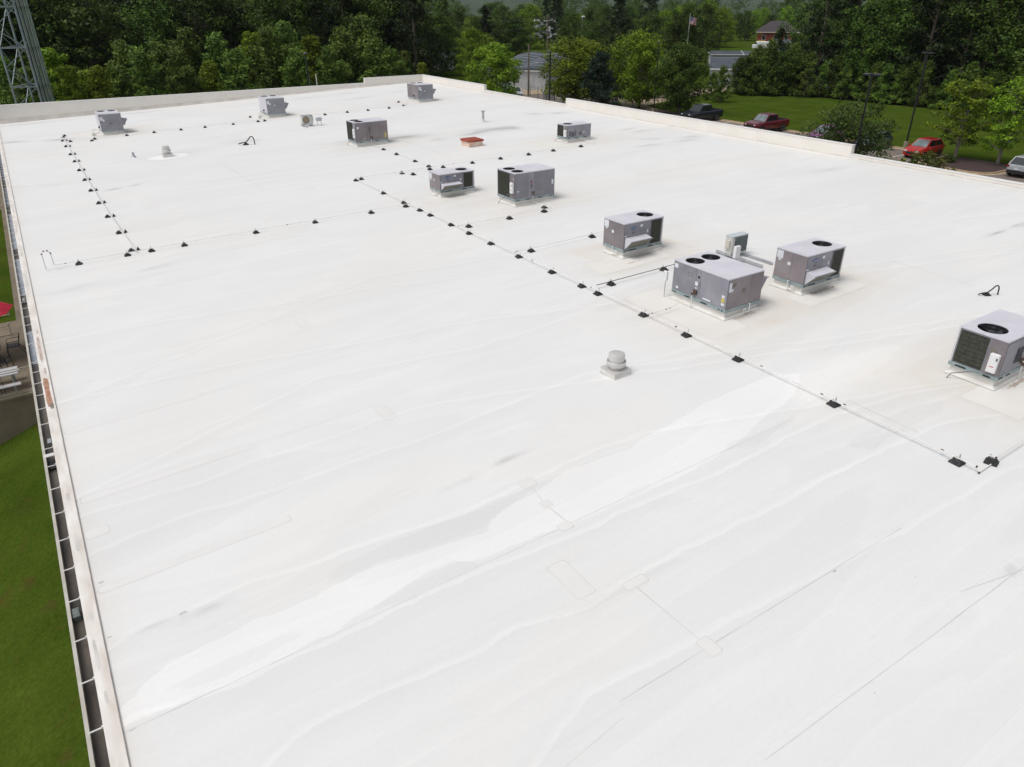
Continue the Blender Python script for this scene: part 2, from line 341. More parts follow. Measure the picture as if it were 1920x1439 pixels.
# ------------------------------------------------------------------ roof
XL, XR, YB, YN = -0.89, 37.36, 74.05, -14.0
ZLOW, ZTALL = 1.374, 1.833
UNITS = dict(A=(17.02,18.74,1.88,1.11,1.03), B=(15.80,12.88,1.48,2.18,1.03), C=(19.12,12.79,1.88,1.14,1.02), D=(17.75,6.36,1.90,1.14,1.02),
             E=(15.98,30.46,1.88,1.06,.84), F=(17.80,26.88,2.17,1.45,1.23), G=(17.78,44.82,2.18,1.41,1.23), H=(28.38,37.02,1.84,1.08,.81),
             I=(29.77,59.88,1.41,2.14,1.19), J=(17.08,60.95,1.43,2.12,1.21), K=(5.32,61.67,1.45,2.15,1.22))
bld = thing('roofed_building', 'large flat-roofed building with white membrane roof seen from above', 'building', (0,0,GZ))
def B_(o): o.parent = bld; o.location.z = -GZ; return o     # keeps world coordinates
xs = np.arange(XL, XR+.001, .1275); xs = np.append(xs[:-1], XR); ys = np.concatenate([np.arange(YN, 2, 1.0), np.arange(2, 30, .14), np.arange(30, YB, .25), [YB]])
X, Y = np.meshgrid(xs, ys); nx, ny = len(xs), len(ys)
dirt = np.zeros_like(X); smear = np.zeros_like(X)
for k, (ux,uy,lx,ly,h) in UNITS.items():
    big = 1.0 if k in 'ABCD' else .5
    dx = np.maximum(np.maximum(ux-.95-X, X-(ux+lx+.9)), 0); dy = np.maximum(np.maximum(uy-1.0-Y, Y-(uy+ly+.6)), 0)
    dirt = np.maximum(dirt, big*.8*np.exp(-((dx/.22)**2+(dy/.18)**2)))
    dirt = np.maximum(dirt, .42*np.exp(-((dx/1.6)**2+(dy/.8)**2)))
    # darker strip on the near side of each curb
    gx = (X-(ux+lx*.6))/(lx*.55); gy = (Y-(uy-.16))/.10
    smear = np.maximum(smear, .3*np.exp(-(gx**2+gy**2)))
dirt = np.maximum(dirt, .5*np.exp(-((X-XR)/1.1)**2)); dirt = np.maximum(dirt, .35*np.exp(-((Y-YB)/1.0)**2))
dirt = np.maximum(dirt, .4*np.exp(-((X-XL)/.35)**2))
def sm(x0,y0,x1,y1,wd,amp):
    a = rp(x0,y0); b = rp(x1,y1); d = b-a; L = math.hypot(d.x,d.y); ux,uy = d.x/L, d.y/L
    t = (X-a.x)*ux+(Y-a.y)*uy; s = -(X-a.x)*uy+(Y-a.y)*ux; tt = np.clip(t/L,0,1)
    e = np.maximum(np.maximum(-t, t-L),0)/.5
    g = amp*np.exp(-(s/wd)**2-e**2)*(.55+.45*np.sin(tt*9+x0))
    np.maximum(smear, g, out=smear)
for q in [(640,268,960,240,.75,.55),(820,262,958,239,.45,.55),(0,268,125,262,.45,.40),(0,238,300,208,.35,.30),(250,305,470,262,1.0,.17),(560,186,680,172,.4,.2),
          (1160,252,1260,238,.3,.28),(1200,262,1310,256,.35,.25),(1080,262,1180,242,.25,.25),(1200,275,1300,262,.22,.35),(1000,214,1060,212,.3,.4),
          (215,355,268,344,.16,.45),(20,352,120,346,.16,.2),(1860,440,1920,420,.10,.5),(860,905,950,862,.05,.4),(1600,165+0,1640,165,.01,0),
          (1700,300+20,1800,322,.25,.2),(1500,330,1650,300,.3,.18),(330,1160,360,1150,.05,.5),(100,550,300,500,.2,.12),(1890,1075,1920,1060,.04,.5),
          (640,190,760,170,.5,.15),(1300,1240,1330,1200,.03,.0),(560,455,640,440,.12,.12)]: sm(*q)
# fields measured from the photograph: edge of the washed run, dusty islands and the tide lines along the roof
P2 = lambda L: [(rp(*q).x, rp(*q).y) for q in L]
def sdf(poly):
    best = np.full(X.shape, 9.0); inside = np.zeros(X.shape, bool)
    for i in range(len(poly)):
        (ax,ay),(bx,by) = poly[i], poly[(i+1)%len(poly)]; ex,ey = bx-ax, by-ay; wx,wy = X-ax, Y-ay
        t = np.clip((wx*ex+wy*ey)/(ex*ex+ey*ey+1e-9),0,1); best = np.minimum(best, np.hypot(wx-ex*t, wy-ey*t))
        c = ((ay <= Y) & (by > Y)) | ((by <= Y) & (ay > Y)); 
        with np.errstate(divide='ignore', invalid='ignore'): xi = ax+(Y-ay)/(by-ay if by != ay else 1e-9)*ex
        inside ^= c & (X < xi)
    return np.where(inside, best, -best)
wash = sdf(P2([(222,1322),(240,1313),(298,1263),(304,1248),(442,1181),(542,1138),(640,1093),(707,1059),(838,1020),(913,998),(917,978),(953,950),(1008,919),(1067,881),(1115,865),(1182,840),(1210,822),(1262,790),(1330,752),(1400,722),(1450,702),(1500,700),
            (1490,740),(1440,780),(1400,815),(1352,852),(1250,905),(1110,968),(1066,986),(960,1024),(917,1045),(893,1051),(850,1053),(775,1089),(683,1150),(640,1182),(560,1220),(459,1270),(380,1300),(292,1336),(225,1364)]))
wash2 = sdf(P2([(1470,690),(1560,664),(1650,640),(1700,650),(1690,690),(1620,730),(1540,770),(1480,760)]))
film = np.maximum.reduce([sdf(P2(q)) for q in ([(600,1090),(640,1058),(800,990),(950,930),(1080,875),(1150,850),(1215,815),(1182,838),(1067,879),(1008,917),(953,948),(905,990),(838,1018),(707,1057),(640,1090)],
    [(683,1150),(775,1091),(850,1055),(895,1053),(905,1062),(850,1085),(760,1125)],[(1155,945),(1180,922),(1215,903),(1227,908),(1200,928),(1165,942)],[(1352,850),(1370,830),(1400,820),(1480,785),(1490,790),(1420,835)],
    [(1580,835),(1660,790),(1710,760),(1770,750),(1765,775),(1700,800),(1640,845)],[(1010,1165),(1110,1130),(1160,1100),(1240,1060),(1300,1040),(1200,1100),(1090,1150)],[(300,1300),(430,1232),(520,1195),(600,1170),(500,1230),(380,1290)])])
TIDES = [[(240,1352),(459,1282),(640,1197),(775,1122),(917,1060),(1066,1004),(1250,927),(1400,860),(1560,778),(1700,740)],
    [(560,1380),(719,1297),(830,1247),(976,1176),(1087,1144),(1166,1093),(1273,1041),(1400,970),(1560,890),(1750,800)],
    [(105,757),(300,712),(400,690),(640,648),(900,600)],[(188,1033),(271,996),(367,958),(438,940),(542,908),(640,875),(820,815),(1000,740),(1100,700)],
    [(158,967),(250,937),(363,908),(459,871),(640,812),(800,760)],[(80,645),(300,602),(560,565),(700,540),(860,520),(1000,500)],
    [(233,1192),(375,1133),(480,1092),(567,1067),(640,1033),(850,965),(990,905),(1100,850),(1210,812)],[(700,520),(1000,470),(1150,430)],[(600,708),(900,650),(1150,564),(1250,540)],
    [(60,520),(300,480),(560,440),(760,415)],[(330,300),(640,270),(900,262)],[(1100,1300),(1330,1190),(1600,1040),(1900,880)]]
FLD = dict(wash=wash, washb=wash2, film=film)
for k_, q in enumerate(TIDES):
    pts = P2(q); px__ = np.array([p[0] for p in pts]); py__ = np.array([p[1] for p in pts]); cyy = np.interp(X, px__, py__)
    FLD['tide%d' % k_] = np.clip(Y-cyy + np.maximum(0, X-px__[-1])*.35 + np.maximum(0, px__[0]-X)*.35, -3, 3)
NT = len(TIDES)
Z = SL*X
me = bpy.data.meshes.new('roof_membrane')
idx = np.arange(nx*ny).reshape(ny,nx)
quads = np.stack([idx[:-1,:-1],idx[:-1,1:],idx[1:,1:],idx[1:,:-1]],-1).reshape(-1,4)
me.vertices.add(nx*ny); me.vertices.foreach_set('co', np.stack([X,Y,Z],-1).astype('f').ravel())
me.loops.add(quads.size); me.loops.foreach_set('vertex_index', quads.ravel().astype('i'))
me.polygons.add(len(quads)); me.polygons.foreach_set('loop_start', np.arange(0,quads.size,4,dtype='i')); me.polygons.foreach_set('loop_total', np.full(len(quads),4,dtype='i'))
me.update(calc_edges=True); me.validate()
for nm, arr in list(FLD.items())+[('dirt',dirt),('smear',smear)]:
    a = me.attributes.new(nm, 'FLOAT', 'POINT'); a.data.foreach_set('value', arr.ravel().astype('f'))
me.polygons.foreach_set('use_smooth', [True]*len(me.polygons))
me.materials.append(MT['roof'])
roof = B_(bpy.data.objects.new('roof_membrane', me)); COL.objects.link(roof)
def rz(x): return SL*x
def plate(name, pts, z, m, parent=roof, th=.0):
    # thin sheet bonded on the membrane, following its fall (pts are x,y on the roof)
    b = MB(); n = len(pts)
    b.add([(x,y,rz(x)+.0006+z*.16) for x,y in pts], [tuple(range(n))])
    o = b.build(name, m, parent); return o
def jag(pts, amp, step, seed):
    r = random.Random(seed); out = []
    for i in range(len(pts)):
        a = pts[i]; b = pts[(i+1)%len(pts)]; L = math.hypot(b[0]-a[0], b[1]-a[1]); k = max(1, int(L/step))
        for j in range(k):
            t = j/k; out.append((a[0]+(b[0]-a[0])*t, a[1]+(b[1]-a[1])*t+r.gauss(0,amp)*(0 if j==0 else 1)))
    return out
# seams and patches
def outline(name, pts, wd, z, m, rnded=0):
    c = (sum(p[0] for p in pts)/len(pts), sum(p[1] for p in pts)/len(pts)); b = MB(); n = len(pts)
    inn = []
    for p in pts:
        d = math.hypot(p[0]-c[0], p[1]-c[1]); inn.append((p[0]+(c[0]-p[0])*wd/d, p[1]+(c[1]-p[1])*wd/d))
    b.add([(x,y,rz(x)+.0006+z*.16) for x,y in pts]+[(x,y,rz(x)+.0006+z*.16) for x,y in inn], [(i,(i+1)%n,n+(i+1)%n,n+i) for i in range(n)])
    return b.build(name, m, roof)
def rrect(x0,y0,x1,y1,r=.05):
    out = []
    for cx_,cy_,a0 in ((x1-r,y1-r,0),(x0+r,y1-r,90),(x0+r,y0+r,180),(x1-r,y0+r,270)):
        for k in range(4): a = R(a0+k*30); out.append((cx_+r*math.cos(a), cy_+r*math.sin(a)))
    return out
for (x0,y0,x1,y1,r) in [(5.67,6.69,6.03,7.58,.05),(5.45,13.6,5.74,14.3,.05),(5.6,19.89,5.9,20.53,.05),(-.80,11.36,2.5,11.56,.09),(-.78,14.29,2.64,14.49,.07),
                    (-.8,17.4,2.2,17.55,.05),(-.82,13.02,-.42,13.3,.06),(6.58,4.68,6.80,5.02,.04),(6.60,9.62,6.92,9.86,.04),(6.58,8.9,6.78,9.1,.04),(6.45,8.18,6.72,8.36,.04),(6.45,6.38,6.9,6.56,.04),
                    (8.1,31.9,9.2,32.9,.08),(5.4,29.6,6.1,30.2,.07),(4.2,37.5,5.0,38.4,.07),(11.3,36,11.9,36.8,.08)]:
    p = plate('membrane_patch', rrect(x0,y0,x1,y1,r), .0095, MT['patch']); outline('patch_edge', rrect(x0-.008,y0-.008,x1+.008,y1+.008,r), .016, .0088, MT['patchedge'])
def seam(a, b, wd=.008, nm='lap_seam', m='patchedge'):
    a = Vector(a); b = Vector(b); k = max(2, int((b-a).length/.5)); d = (b-a).normalized(); nrm = Vector((-d.y, d.x)); r = random.Random(int(a.x*97)); B = MB(); v = []
    for i in range(k+1):
        p = a+(b-a)*(i/k)+nrm*r.gauss(0,.003); q = wd*(.5+r.random())
        for s in (-1,1): v.append((p.x+nrm.x*s*q/2, p.y+nrm.y*s*q/2, rz(p.x)+.0018))
    B.add(v, [(2*i,2*i+1,2*i+3,2*i+2) for i in range(k)]); return B.build(nm, MT[m], roof)
for a, b, wd in [((6.66,4.9),(6.62,6.42),.012),((6.69,8.26),(6.66,8.9),.016),((6.68,9.1),(6.76,9.62),.016),((-.85,11.46),(2.5,11.46),.01),((-.85,8.3),(13,8.26),.008),
                 ((-.85,14.47),(6,14.4),.008),((-.8,17.5),(9,17.3),.008),(*P2([(1160,1317),(1690,990)]),.011),(*P2([(1433,1427),(1920,1063)]),.012),(*P2([(1800,1110),(1920,1068)]),.012),(*P2([(1060,1439),(1170,1345)]),.006),
                 ((20.5,20),(20.45,24),.02),((24,10),(24.1,13),.02),((9.8,38),(9.7,46),.03),(*P2([(1592,752),(1722,811)]),.016),((20.9,38.3),(21.0,45),.04)]: seam(a, b, wd)
for (px_,py_,s) in [(343,1150,.10),(248,1368,.07),(190,1092,.08),(206,1195,.06),(1565,1071,.07),(1590,755,.02),(1640,1300,.03),(1075,988,.04),(1716,1082,.03),(398,655,.05)]:
    c = rp(px_,py_); plate('scuff_mark', jag([(c.x+s*math.cos(a)*.7,c.y+s*.25*math.sin(a)) for a in [i*math.pi/5 for i in range(10)]], s*.12, .015, px_), .0105, MT['scuff'])
# dirty margins round the units, slightly proud walkway sheets
for k, (x0,y0,x1,y1) in dict(A=(-1.6,-.85,1.6,.35),B=(-1.2,-.7,.3,3.0),C=(-.5,-.75,2.3,.2),D=(-.9,-1.0,2.3,.3),F=(-.6,-.75,2.8,.2),E=(-.9,-.65,2.3,.3)).items():
    ux,uy,lx,ly,h = UNITS[k]; plate('walkway_sheet', rrect(ux+x0,uy+y0,ux+x1,uy+y1,.04), .0122, MT['beige']); outline('sheet_edge', rrect(ux+x0-.01,uy+y0-.01,ux+x1+.01,uy+y1+.01,.04), .02, .0114, MT['patchedge'])
for k,(ox,oy,sx,sy) in dict(A=(1.0,-.13,.55,.05),B=(.75,-.12,.5,.04),C=(.9,-.14,.6,.06),D=(1.2,-.16,.9,.05),A2=(.1,-.5,.35,.03),K=(1.9,.1,.5,.2)).items():
    ux,uy = UNITS[k[0]][:2]; plate('rust_streak', jag([(ux+ox+sx*math.cos(a),uy+oy+sy*math.sin(a)) for a in [i*math.pi/7 for i in range(14)]], sy*.35, .05, 5), .0135, MT['stain'])
# ---- left edge strip, gutter
b = MB(); b.box((-1.07,YN,-.035),(-.87,YB,.012)); edge = B_(b.build('edge_flashing', mat('edge_membrane', (.60,.545,.495), .7, col2=(.79,.77,.74), scale=3.2, detail=10, stretch=(1.6,.35,1))))
b = MB(); b.box((-.872,YN,.0),(-.862,YB,.014)); b.build('edge_bead', mat('bead_sealant', (.44,.39,.36), .8, col2=(.62,.58,.54), scale=3), edge)
rs = mat('orange_rust', (.27,.12,.08), .9, col2=(.50,.31,.21), scale=9, detail=9); rs2 = mat('brown_stain', (.30,.19,.16), .9, col2=(.70,.62,.57), scale=16, detail=9)
def eplate(nm, y0, y1, x0, x1, m, z, sd_):
    rr_ = random.Random(sd_); cx_,cy_,ax,ay = (x0+x1)/2,(y0+y1)/2,(x1-x0)/2,(y1-y0)/2; pts = [(cx_+ax*(abs(math.cos(q))**.55)*(1 if math.cos(q) > 0 else -1)*rr_.uniform(.72,1.05), cy_+ay*(abs(math.sin(q))**.55)*(1 if math.sin(q) > 0 else -1)*rr_.uniform(.9,1.03)) for q in [k*math.pi/13+.05 for k in range(26)]]; B = MB(); B.quad(*[(x,y,z) for x,y in pts]); return B.build(nm, m, edge)
eplate('rust_patch', 18.92, 20.85, -1.045, -.905, rs, .0145, 1); eplate('rust_patch', 18.86, 19.2, -.985, -.90, MT['grime'], .016, 2)
for i,(y0,y1,x0,x1) in enumerate([(21.0,21.5,-.97,-.91),(21.9,24.0,-1.01,-.93),(24.2,24.5,-.97,-.93),(9.6,10.3,-1.02,-.97),(10.75,10.95,-1.0,-.93),(12.7,13.3,-1.0,-.93),(14.5,14.8,-1.0,-.94),(28.5,31,-1.03,-.93),(33,34.2,-1.0,-.93),(37,38.5,-1.02,-.93),(41,43,-1.0,-.94),(47,50,-1.03,-.93),(53,55,-1.03,-.93),(8.9,9.15,-.99,-.95)]):
    eplate('dirt_spot', y0, y1, x0, x1, rs2 if i < 3 else MT['patchedge'], .0142+.0003*(i%4), 9+i)
gut = thing('box_gutter', 'long open gutter with white cross straps along the left roof edge', 'gutter', (0,0,-.16))
def G_(o): o.parent = gut; o.location.z = .16; return o
gm = mat('wet_gutter', (.030,.024,.020), .35, col2=(.15,.125,.10), scale=.9, detail=9, stretch=(3,.8,1))
b = MB(); b.box((-1.245,YN,-.19),(-1.072,YB,-.165)); G_(b.build('gutter_trough', gm))
b = MB(); b.box((-1.275,YN,-.19),(-1.245,YB,-.022)); b.box((-1.29,YN,-.04),(-1.238,YB,-.018)); G_(b.build('outer_lip', mat('lip_paint', (.40,.38,.33), .55, col2=(.52,.50,.45), scale=3)))
wm = mat('sky_tinted_water', (.26,.29,.36), .08, col2=(.42,.46,.52), scale=1.6, detail=6, stretch=(2,1,1))  # whitish blue sky reflection painted into the water colour
for x0,y0,x1,y1 in ((-1.24,28.6,-1.076,33.4),(-1.24,35.0,-1.076,41.5),(-1.24,43.4,-1.076,48),(-1.24,50,-1.076,YB-1),(-1.235,22.3,-1.09,25.0)):
    b = MB(); b.box((x0,y0,-.162),(x1,y1,-.155)); G_(b.build('standing_water', wm))
smat = mat('strap_paint', (.62,.61,.60), .5)
for y in [4.6,5.6,6.6,7.6,8.55,9.51,10.44,11.44,12.33,13.27,14.21,15.16,16.13,16.95,18.2,19.06,19.89,20.64,21.42,22.12,23.58,24.45,25.22,26.01,26.86,27.51,28.3,29.09]+[29.9+.9*i for i in range(48)]:
    b = MB(); b.box((-1.262,y-.012,-.03),(-1.075,y+.012,-.016)); b.box((-1.09,y-.018,-.034),(-1.07,y+.018,.005)); G_(b.build('strap', smat))
b = MB(); b.box((-1.275,16.55,-.03),(-1.075,16.68,-.008)); G_(b.build('joint_cover', smat))
b = MB(); b.box((-1.235,16.18,-.158),(-1.08,16.52,-.12)); G_(b.build('outlet_sump', MT['dark']))
b = MB(); b.bbox((-1.225,11.05,-.16),(-1.115,11.28,-.045),.012); b.box((-1.21,11.10,-.045),(-1.13,11.23,-.038)); G_(b.build('outlet_strainer', mat('green_grey_box', (.10,.13,.12), .5, col2=(.17,.20,.19), scale=12)))
b = MB(); b.bbox((-1.17,17.3,-.16),(-1.085,17.5,-.06),.01); G_(b.build('outlet_strainer', MT['galv']))
b = MB(); b.tube([(-1.16,27.75,-.1),(-1.16,28.05,-.1)], .055, 10); G_(b.build('outlet_strainer', MT['galv'], smooth=True))
# ---- outer walls of the building
b = MB(); b.box((-1.03,YN,GZ-3.5),(XL-.02+.03,YB+.3,-.04)); b.box((-1.03,YB+.02,GZ-1),(XR+.3,YB+.28,ZLOW-.02)); b.box((XR+.02,YN,GZ-1),(XR+.28,YB+.02,ZLOW-.02))
B_(b.build('wall', MT['wall']))
def parapet(x0,y0,x1,y1,zt,nm):
    # wall section standing on the edge, with a capping and joint lines
    b = MB(); b.box((x0,y0,-.3),(x1,y1,zt-.03)); o = B_(b.build(nm, MT['parapet']))
    c = MB(); c.bbox((x0-.02,y0-.02,zt-.03),(x1+.02,y1+.02,zt),.006); c.build('capping', MT['capping'], o)
    j = MB(); L = (x1-x0) > (y1-y0); k = int(((x1-x0) if L else (y1-y0))/6.3)+1
    for i in range(1,k):
        if L: u = x0+i*6.3; j.box((u-.008,y0-.004,SL*u+.05),(u+.008,y0+.004,zt-.03)); j.bbox((u-.08,y0-.10,SL*u),(u+.08,y0,SL*u+.09),.03)
        else: u = y0+i*6.3; j.box((x0-.004,u-.008,rz(XR)+.02),(x0+.004,u+.008,zt-.03)); j.bbox((x0-.13,u-.1,rz(XR)-.02),(x0,u+.1,rz(XR)+.05),.02)
    if k > 1: j.build('joint', MT['curb'], o)
    return o
T = .26
YT1, YT2, YT3 = gp(1061,185,ZTALL), None, None
def onX(px_,py_,X0):
    d = ray(px_,py_); t = X0/d.x; return d.y*t
ya, yb_, yc = onX(1598.4,272,XR), onX(1061,185,XR), onX(907.7,159.7,XR)
d_ = ray(684,155.8); xt = d_.x*YB/d_.y
parapet(XR,YN,XR+T,ya,ZLOW,'low_parapet'); parapet(XR,ya,XR+T,yb_,ZTALL,'tall_parapet'); parapet(XR,yb_,XR+T,yc,ZLOW,'low_parapet')
parapet(XR,yc,XR+T,YB,ZTALL,'tall_parapet'); parapet(xt,YB,XR+T,YB+T,ZTALL,'tall_parapet'); parapet(-1.05,YB,xt,YB+T,ZLOW,'low_parapet')
b = MB()                                             # cant strip at the foot of the back wall
n_ = 60; v = []
for i in range(n_+1):
    x = -.9+(XR+.9)*i/n_; z = rz(x); hh = max(.05, .36-.0085*x); v += [(x,YB-.16,z+.004),(x,YB-.14,z+.03),(x,YB-.004,z+hh)]
b.add(v, [f for i in range(n_) for f in ((3*i,3*i+3,3*i+4,3*i+1),(3*i+1,3*i+4,3*i+5,3*i+2))]); B_(b.build('base_flashing', mat('base_flashing_sheet', (.56,.52,.47), .7, col2=(.70,.67,.63), scale=1.2, detail=8)))
b = MB(); b.box((XR-.10,YN,rz(XR)-.02),(XR,YB-.15,rz(XR)+.022)); B_(b.build('base_flashing', MT['patchedge']))
# ------------------------------------------------------------------ rooftop units
def holed(b, x0,x1,y0,y1,z, holes, n=28):
    """flat lid with round holes; each hole owns the cell given with it"""
    for (cx,cy,r,hx0,hx1,hy0,hy1) in holes:
        ang = sorted(set([round(2*math.pi*i/n,6) for i in range(n)]+[round(math.atan2(yy-cy,xx-cx)%(2*math.pi),6) for xx in (hx0,hx1) for yy in (hy0,hy1)]))
        inner = [(cx+r*math.cos(a), cy+r*math.sin(a), z) for a in ang]; outer = []
        for a in ang:
            c, s = math.cos(a), math.sin(a); t = min([((hx1 if c>0 else hx0)-cx)/c if abs(c)>1e-6 else 1e9, ((hy1 if s>0 else hy0)-cy)/s if abs(s)>1e-6 else 1e9])
            outer.append((cx+c*t, cy+s*t, z))
        m = len(ang); b.add(inner+outer, [(i,(i+1)%m,m+(i+1)%m,m+i) for i in range(m)])
def fan(parent, cx, cy, z, r, seed):
    b = MB(); b.lathe([(r,.0),(r,-.24)], (cx,cy,z), 28, cap=False); b.lathe([(.001,-.24),(r,-.24)], (cx,cy,z), 28, cap=False)
    o = b.build('fan', MT['well'], parent)
    bl = MB(); rr = random.Random(seed); a0 = rr.random()*6
    for k in range(4):
        a = a0+k*math.pi/2; p = []
        for (q,da,dz) in ((.22,-.25,-.12),(.88,-.42,-.15),(.88,.42,-.07),(.22,.25,-.09)): p.append((cx+r*q*math.cos(a+da), cy+r*q*math.sin(a+da), z+dz))
        bl.quad(*p)
    bl.lathe([(.0,-.05),(r*.24,-.06),(r*.26,-.14)], (cx,cy,z), 14, cap=False); bl.build('fan_blades', MT['blade'], o, fix=False)
    g = MB()
    for q in (.45,.75,1.0):
        g.tube([(cx+r*q*math.cos(t),cy+r*q*math.sin(t),z+.012+.02*(1-q)) for t in [i*2*math.pi/20 for i in range(21)]], .0022, 4, cap=False)
    for k in range(8):
        t = k*math.pi/4+.2; g.tube([(cx+r*.15*math.cos(t),cy+r*.15*math.sin(t),z+.03),(cx+r*1.03*math.cos(t),cy+r*1.03*math.sin(t),z+.008)], .0022, 4)
    g.lathe([(.0,.035),(r*.15,.03)], (cx,cy,z), 10, cap=False); g.build('fan_guard', MT['wire'], o)
    return o
def face(b, side, u0, u1, v0, v1, t, lx, ly, d=0.0):
    """a plate t thick on a side of the cabinet; side 'L' (-X face, u along y) or 'F' (-Y face, u along x), 'R' (+X)"""
    if side == 'F': b.box((u0,-t-d,v0),(u1,-d,v1))
    elif side == 'L': b.box((-t-d,u0,v0),(-d,u1,v1))
    elif side == 'R': b.box((lx+d,u0,v0),(lx+t+d,u1,v1))
    elif side == 'K': b.box((u0,ly+d,v0),(u1,ly+t+d,v1))
def text_on(parent, txt, size, u, v, side, d, m):
    c = bpy.data.curves.new('lettering','FONT'); c.body = txt; c.size = size; c.align_x = 'CENTER'; c.align_y = 'CENTER'; c.extrude = .001; c.shear = .25
    t = bpy.data.objects.new('lettering', c); me_ = bpy.data.meshes.new_from_object(t); bpy.data.objects.remove(t)
    me_.materials.clear(); me_.materials.append(m); o = bpy.data.objects.new('lettering', me_); COL.objects.link(o); o.parent = parent
    o.rotation_euler = (R(90),0,0) if side == 'F' else (R(90),0,R(-90)); o.location = (u,-d,v) if side == 'F' else (-d,u,v); return o
def unit(key, label, fans, panels, coil=None, hood=None, badge=None, labels=(), drain=(), box=None, gas=None, slots=(), scratch=(), rods=(), louvre=None, cabL='cab_dust', cabF='cab', group='rooftop air conditioning units'):
    ux,uy,lx,ly,h = UNITS[key]; zb = rz(ux+lx/2)+.2
    t = thing('rooftop_unit', label, 'air conditioner', (ux,uy,zb), 0, group)
    # curb, running down into the sloping roof
    b = MB(); c = .05; zr = [SL*(ux+q)-zb for q in (c, lx-c)]
    v = [(c,c,zr[0]-.01),(lx-c,c,zr[1]-.01),(lx-c,ly-c,zr[1]-.01),(c,ly-c,zr[0]-.01),(c,c,-.002),(lx-c,c,-.002),(lx-c,ly-c,-.002),(c,ly-c,-.002)]
    b.add(v, [(0,1,5,4),(1,2,6,5),(2,3,7,6),(3,0,4,7),(4,5,6,7)])
    e = .09
    v2 = [(c-e,c-e,SL*(ux+c-e)-zb+.014),(lx-c+e,c-e,SL*(ux+lx-c+e)-zb+.014),(lx-c+e,ly-c+e,SL*(ux+lx-c+e)-zb+.014),(c-e,ly-c+e,SL*(ux+c-e)-zb+.014),
          (c,c,zr[0]+.07),(lx-c,c,zr[1]+.07),(lx-c,ly-c,zr[1]+.07),(c,ly-c,zr[0]+.07)]
    b.add(v2, [(0,1,5,4),(1,2,6,5),(2,3,7,6),(3,0,4,7)])
    b.build('curb', MT['curb'], t)
    rh = .10
    b = MB(); b.box((0,0,0),(lx,ly,rh)); rl = b.build('base_rail', MT['rail'], t)
    b = MB()
    for s,u0,u1 in slots: b = MB(); face(b, s, u0, u1, .022, .06, .004, lx, ly); b.build('fork_slot', MT['dark'], rl)
    b = MB(); q = .012; b.add([(q,q,rh),(lx-q,q,rh),(lx-q,ly-q,rh),(q,ly-q,rh),(q,q,h-.01),(lx-q,q,h-.01),(lx-q,ly-q,h-.01),(q,ly-q,h-.01)], [(0,1,5,4),(1,2,6,5),(2,3,7,6),(3,0,4,7)])
    b.build('cabinet', MT['cab'], t)
    # access panels with narrow gaps
    for s, u0, u1, v0, v1 in panels:
        b = MB(); face(b, s, u0+.004, u1-.004, v0, v1, .006, lx, ly, -.012)
        ap = b.build('access_panel', MT[cabL if s in 'L' else cabF], t)
        b = MB(); face(b, s, u0-.004, u0+.004, v0, v1, .002, lx, ly, -.007); face(b, s, u0, u1, v1, v1+.008, .002, lx, ly, -.007); b.build('panel_gap', MT['seamline'], ap)
    # lid
    b = MB(); z = h; hs = []
    for (cx,cy,r) in fans:
        hs.append((cx,cy,r,max(.02,cx-r-.04),min(lx-.02,cx+r+.04),max(.02,cy-r-.04),min(ly-.02,cy+r+.04)))
    holed(b, 0,lx,0,ly,z,hs)
    xs_ = sorted(set([0,lx]+[q for k in hs for q in (k[3],k[4])])); ys_ = sorted(set([0,ly]+[q for k in hs for q in (k[5],k[6])]))
    for i in range(len(xs_)-1):
        for j in range(len(ys_)-1):
            mx,my = (xs_[i]+xs_[i+1])/2,(ys_[j]+ys_[j+1])/2
            if not any(k[3]<mx<k[4] and k[5]<my<k[6] for k in hs): b.quad((xs_[i],ys_[j],z),(xs_[i+1],ys_[j],z),(xs_[i+1],ys_[j+1],z),(xs_[i],ys_[j+1],z))
    b.quad((0,0,z),(0,0,z-.035),(lx,0,z-.035),(lx,0,z)); b.quad((lx,0,z),(lx,0,z-.035),(lx,ly,z-.035),(lx,ly,z)); b.quad((lx,ly,z),(lx,ly,z-.035),(0,ly,z-.035),(0,ly,z)); b.quad((0,ly,z),(0,ly,z-.035),(0,0,z-.035),(0,0,z))
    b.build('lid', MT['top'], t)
    b = MB()
    for (cx,cy) in ((.03,.03),(lx-.03,.03),(lx*.5,.03),(.03,ly-.03),(lx-.03,ly-.03),(.03,ly*.5),(lx*.35,.03),(lx*.75,.03)): b.lathe([(.010,0),(.010,.006)], (cx,cy,h), 6)
    b.build('screw', MT['galv'], t)
    for i,(cx,cy,r) in enumerate(fans): fan(t, cx, cy, h, r, ord(key)*3+i)
    if coil:
        for s,u0,u1,v0,v1 in coil:
            b = MB(); face(b, s, u0, u1, v0, v1, .009, lx, ly, -.012); co = b.build('coil_grille', MT['coil'], t)
            g = MB(); n = int((u1-u0)/.045)
            for i in range(n+1):
                u = u0+(u1-u0)*i/n; face(g, s, u-.0015, u+.0015, v0, v1, .004, lx, ly, -.001)
            for i in range(8):
                vv = v0+(v1-v0)*(i+.5)/8; face(g, s, u0, u1, vv-.003, vv+.003, .004, lx, ly, -.0005)
            g.build('wire_guard', MT['wire'], co)
            fr = MB()
            for a in ((u0-.012,u0,v0,v1),(u1,u1+.012,v0,v1),(u0,u1,v1-.012,v1)): face(fr, s, a[0],a[1],a[2],a[3], .012, lx, ly, -.004)
            fr.build('coil_frame', MT['cab'], t)
    for (x,y) in rods:
        b = MB(); b.bar((x,y,rh),(x,y,h-.035),.022); b.build('corner_post', MT['white'], t)
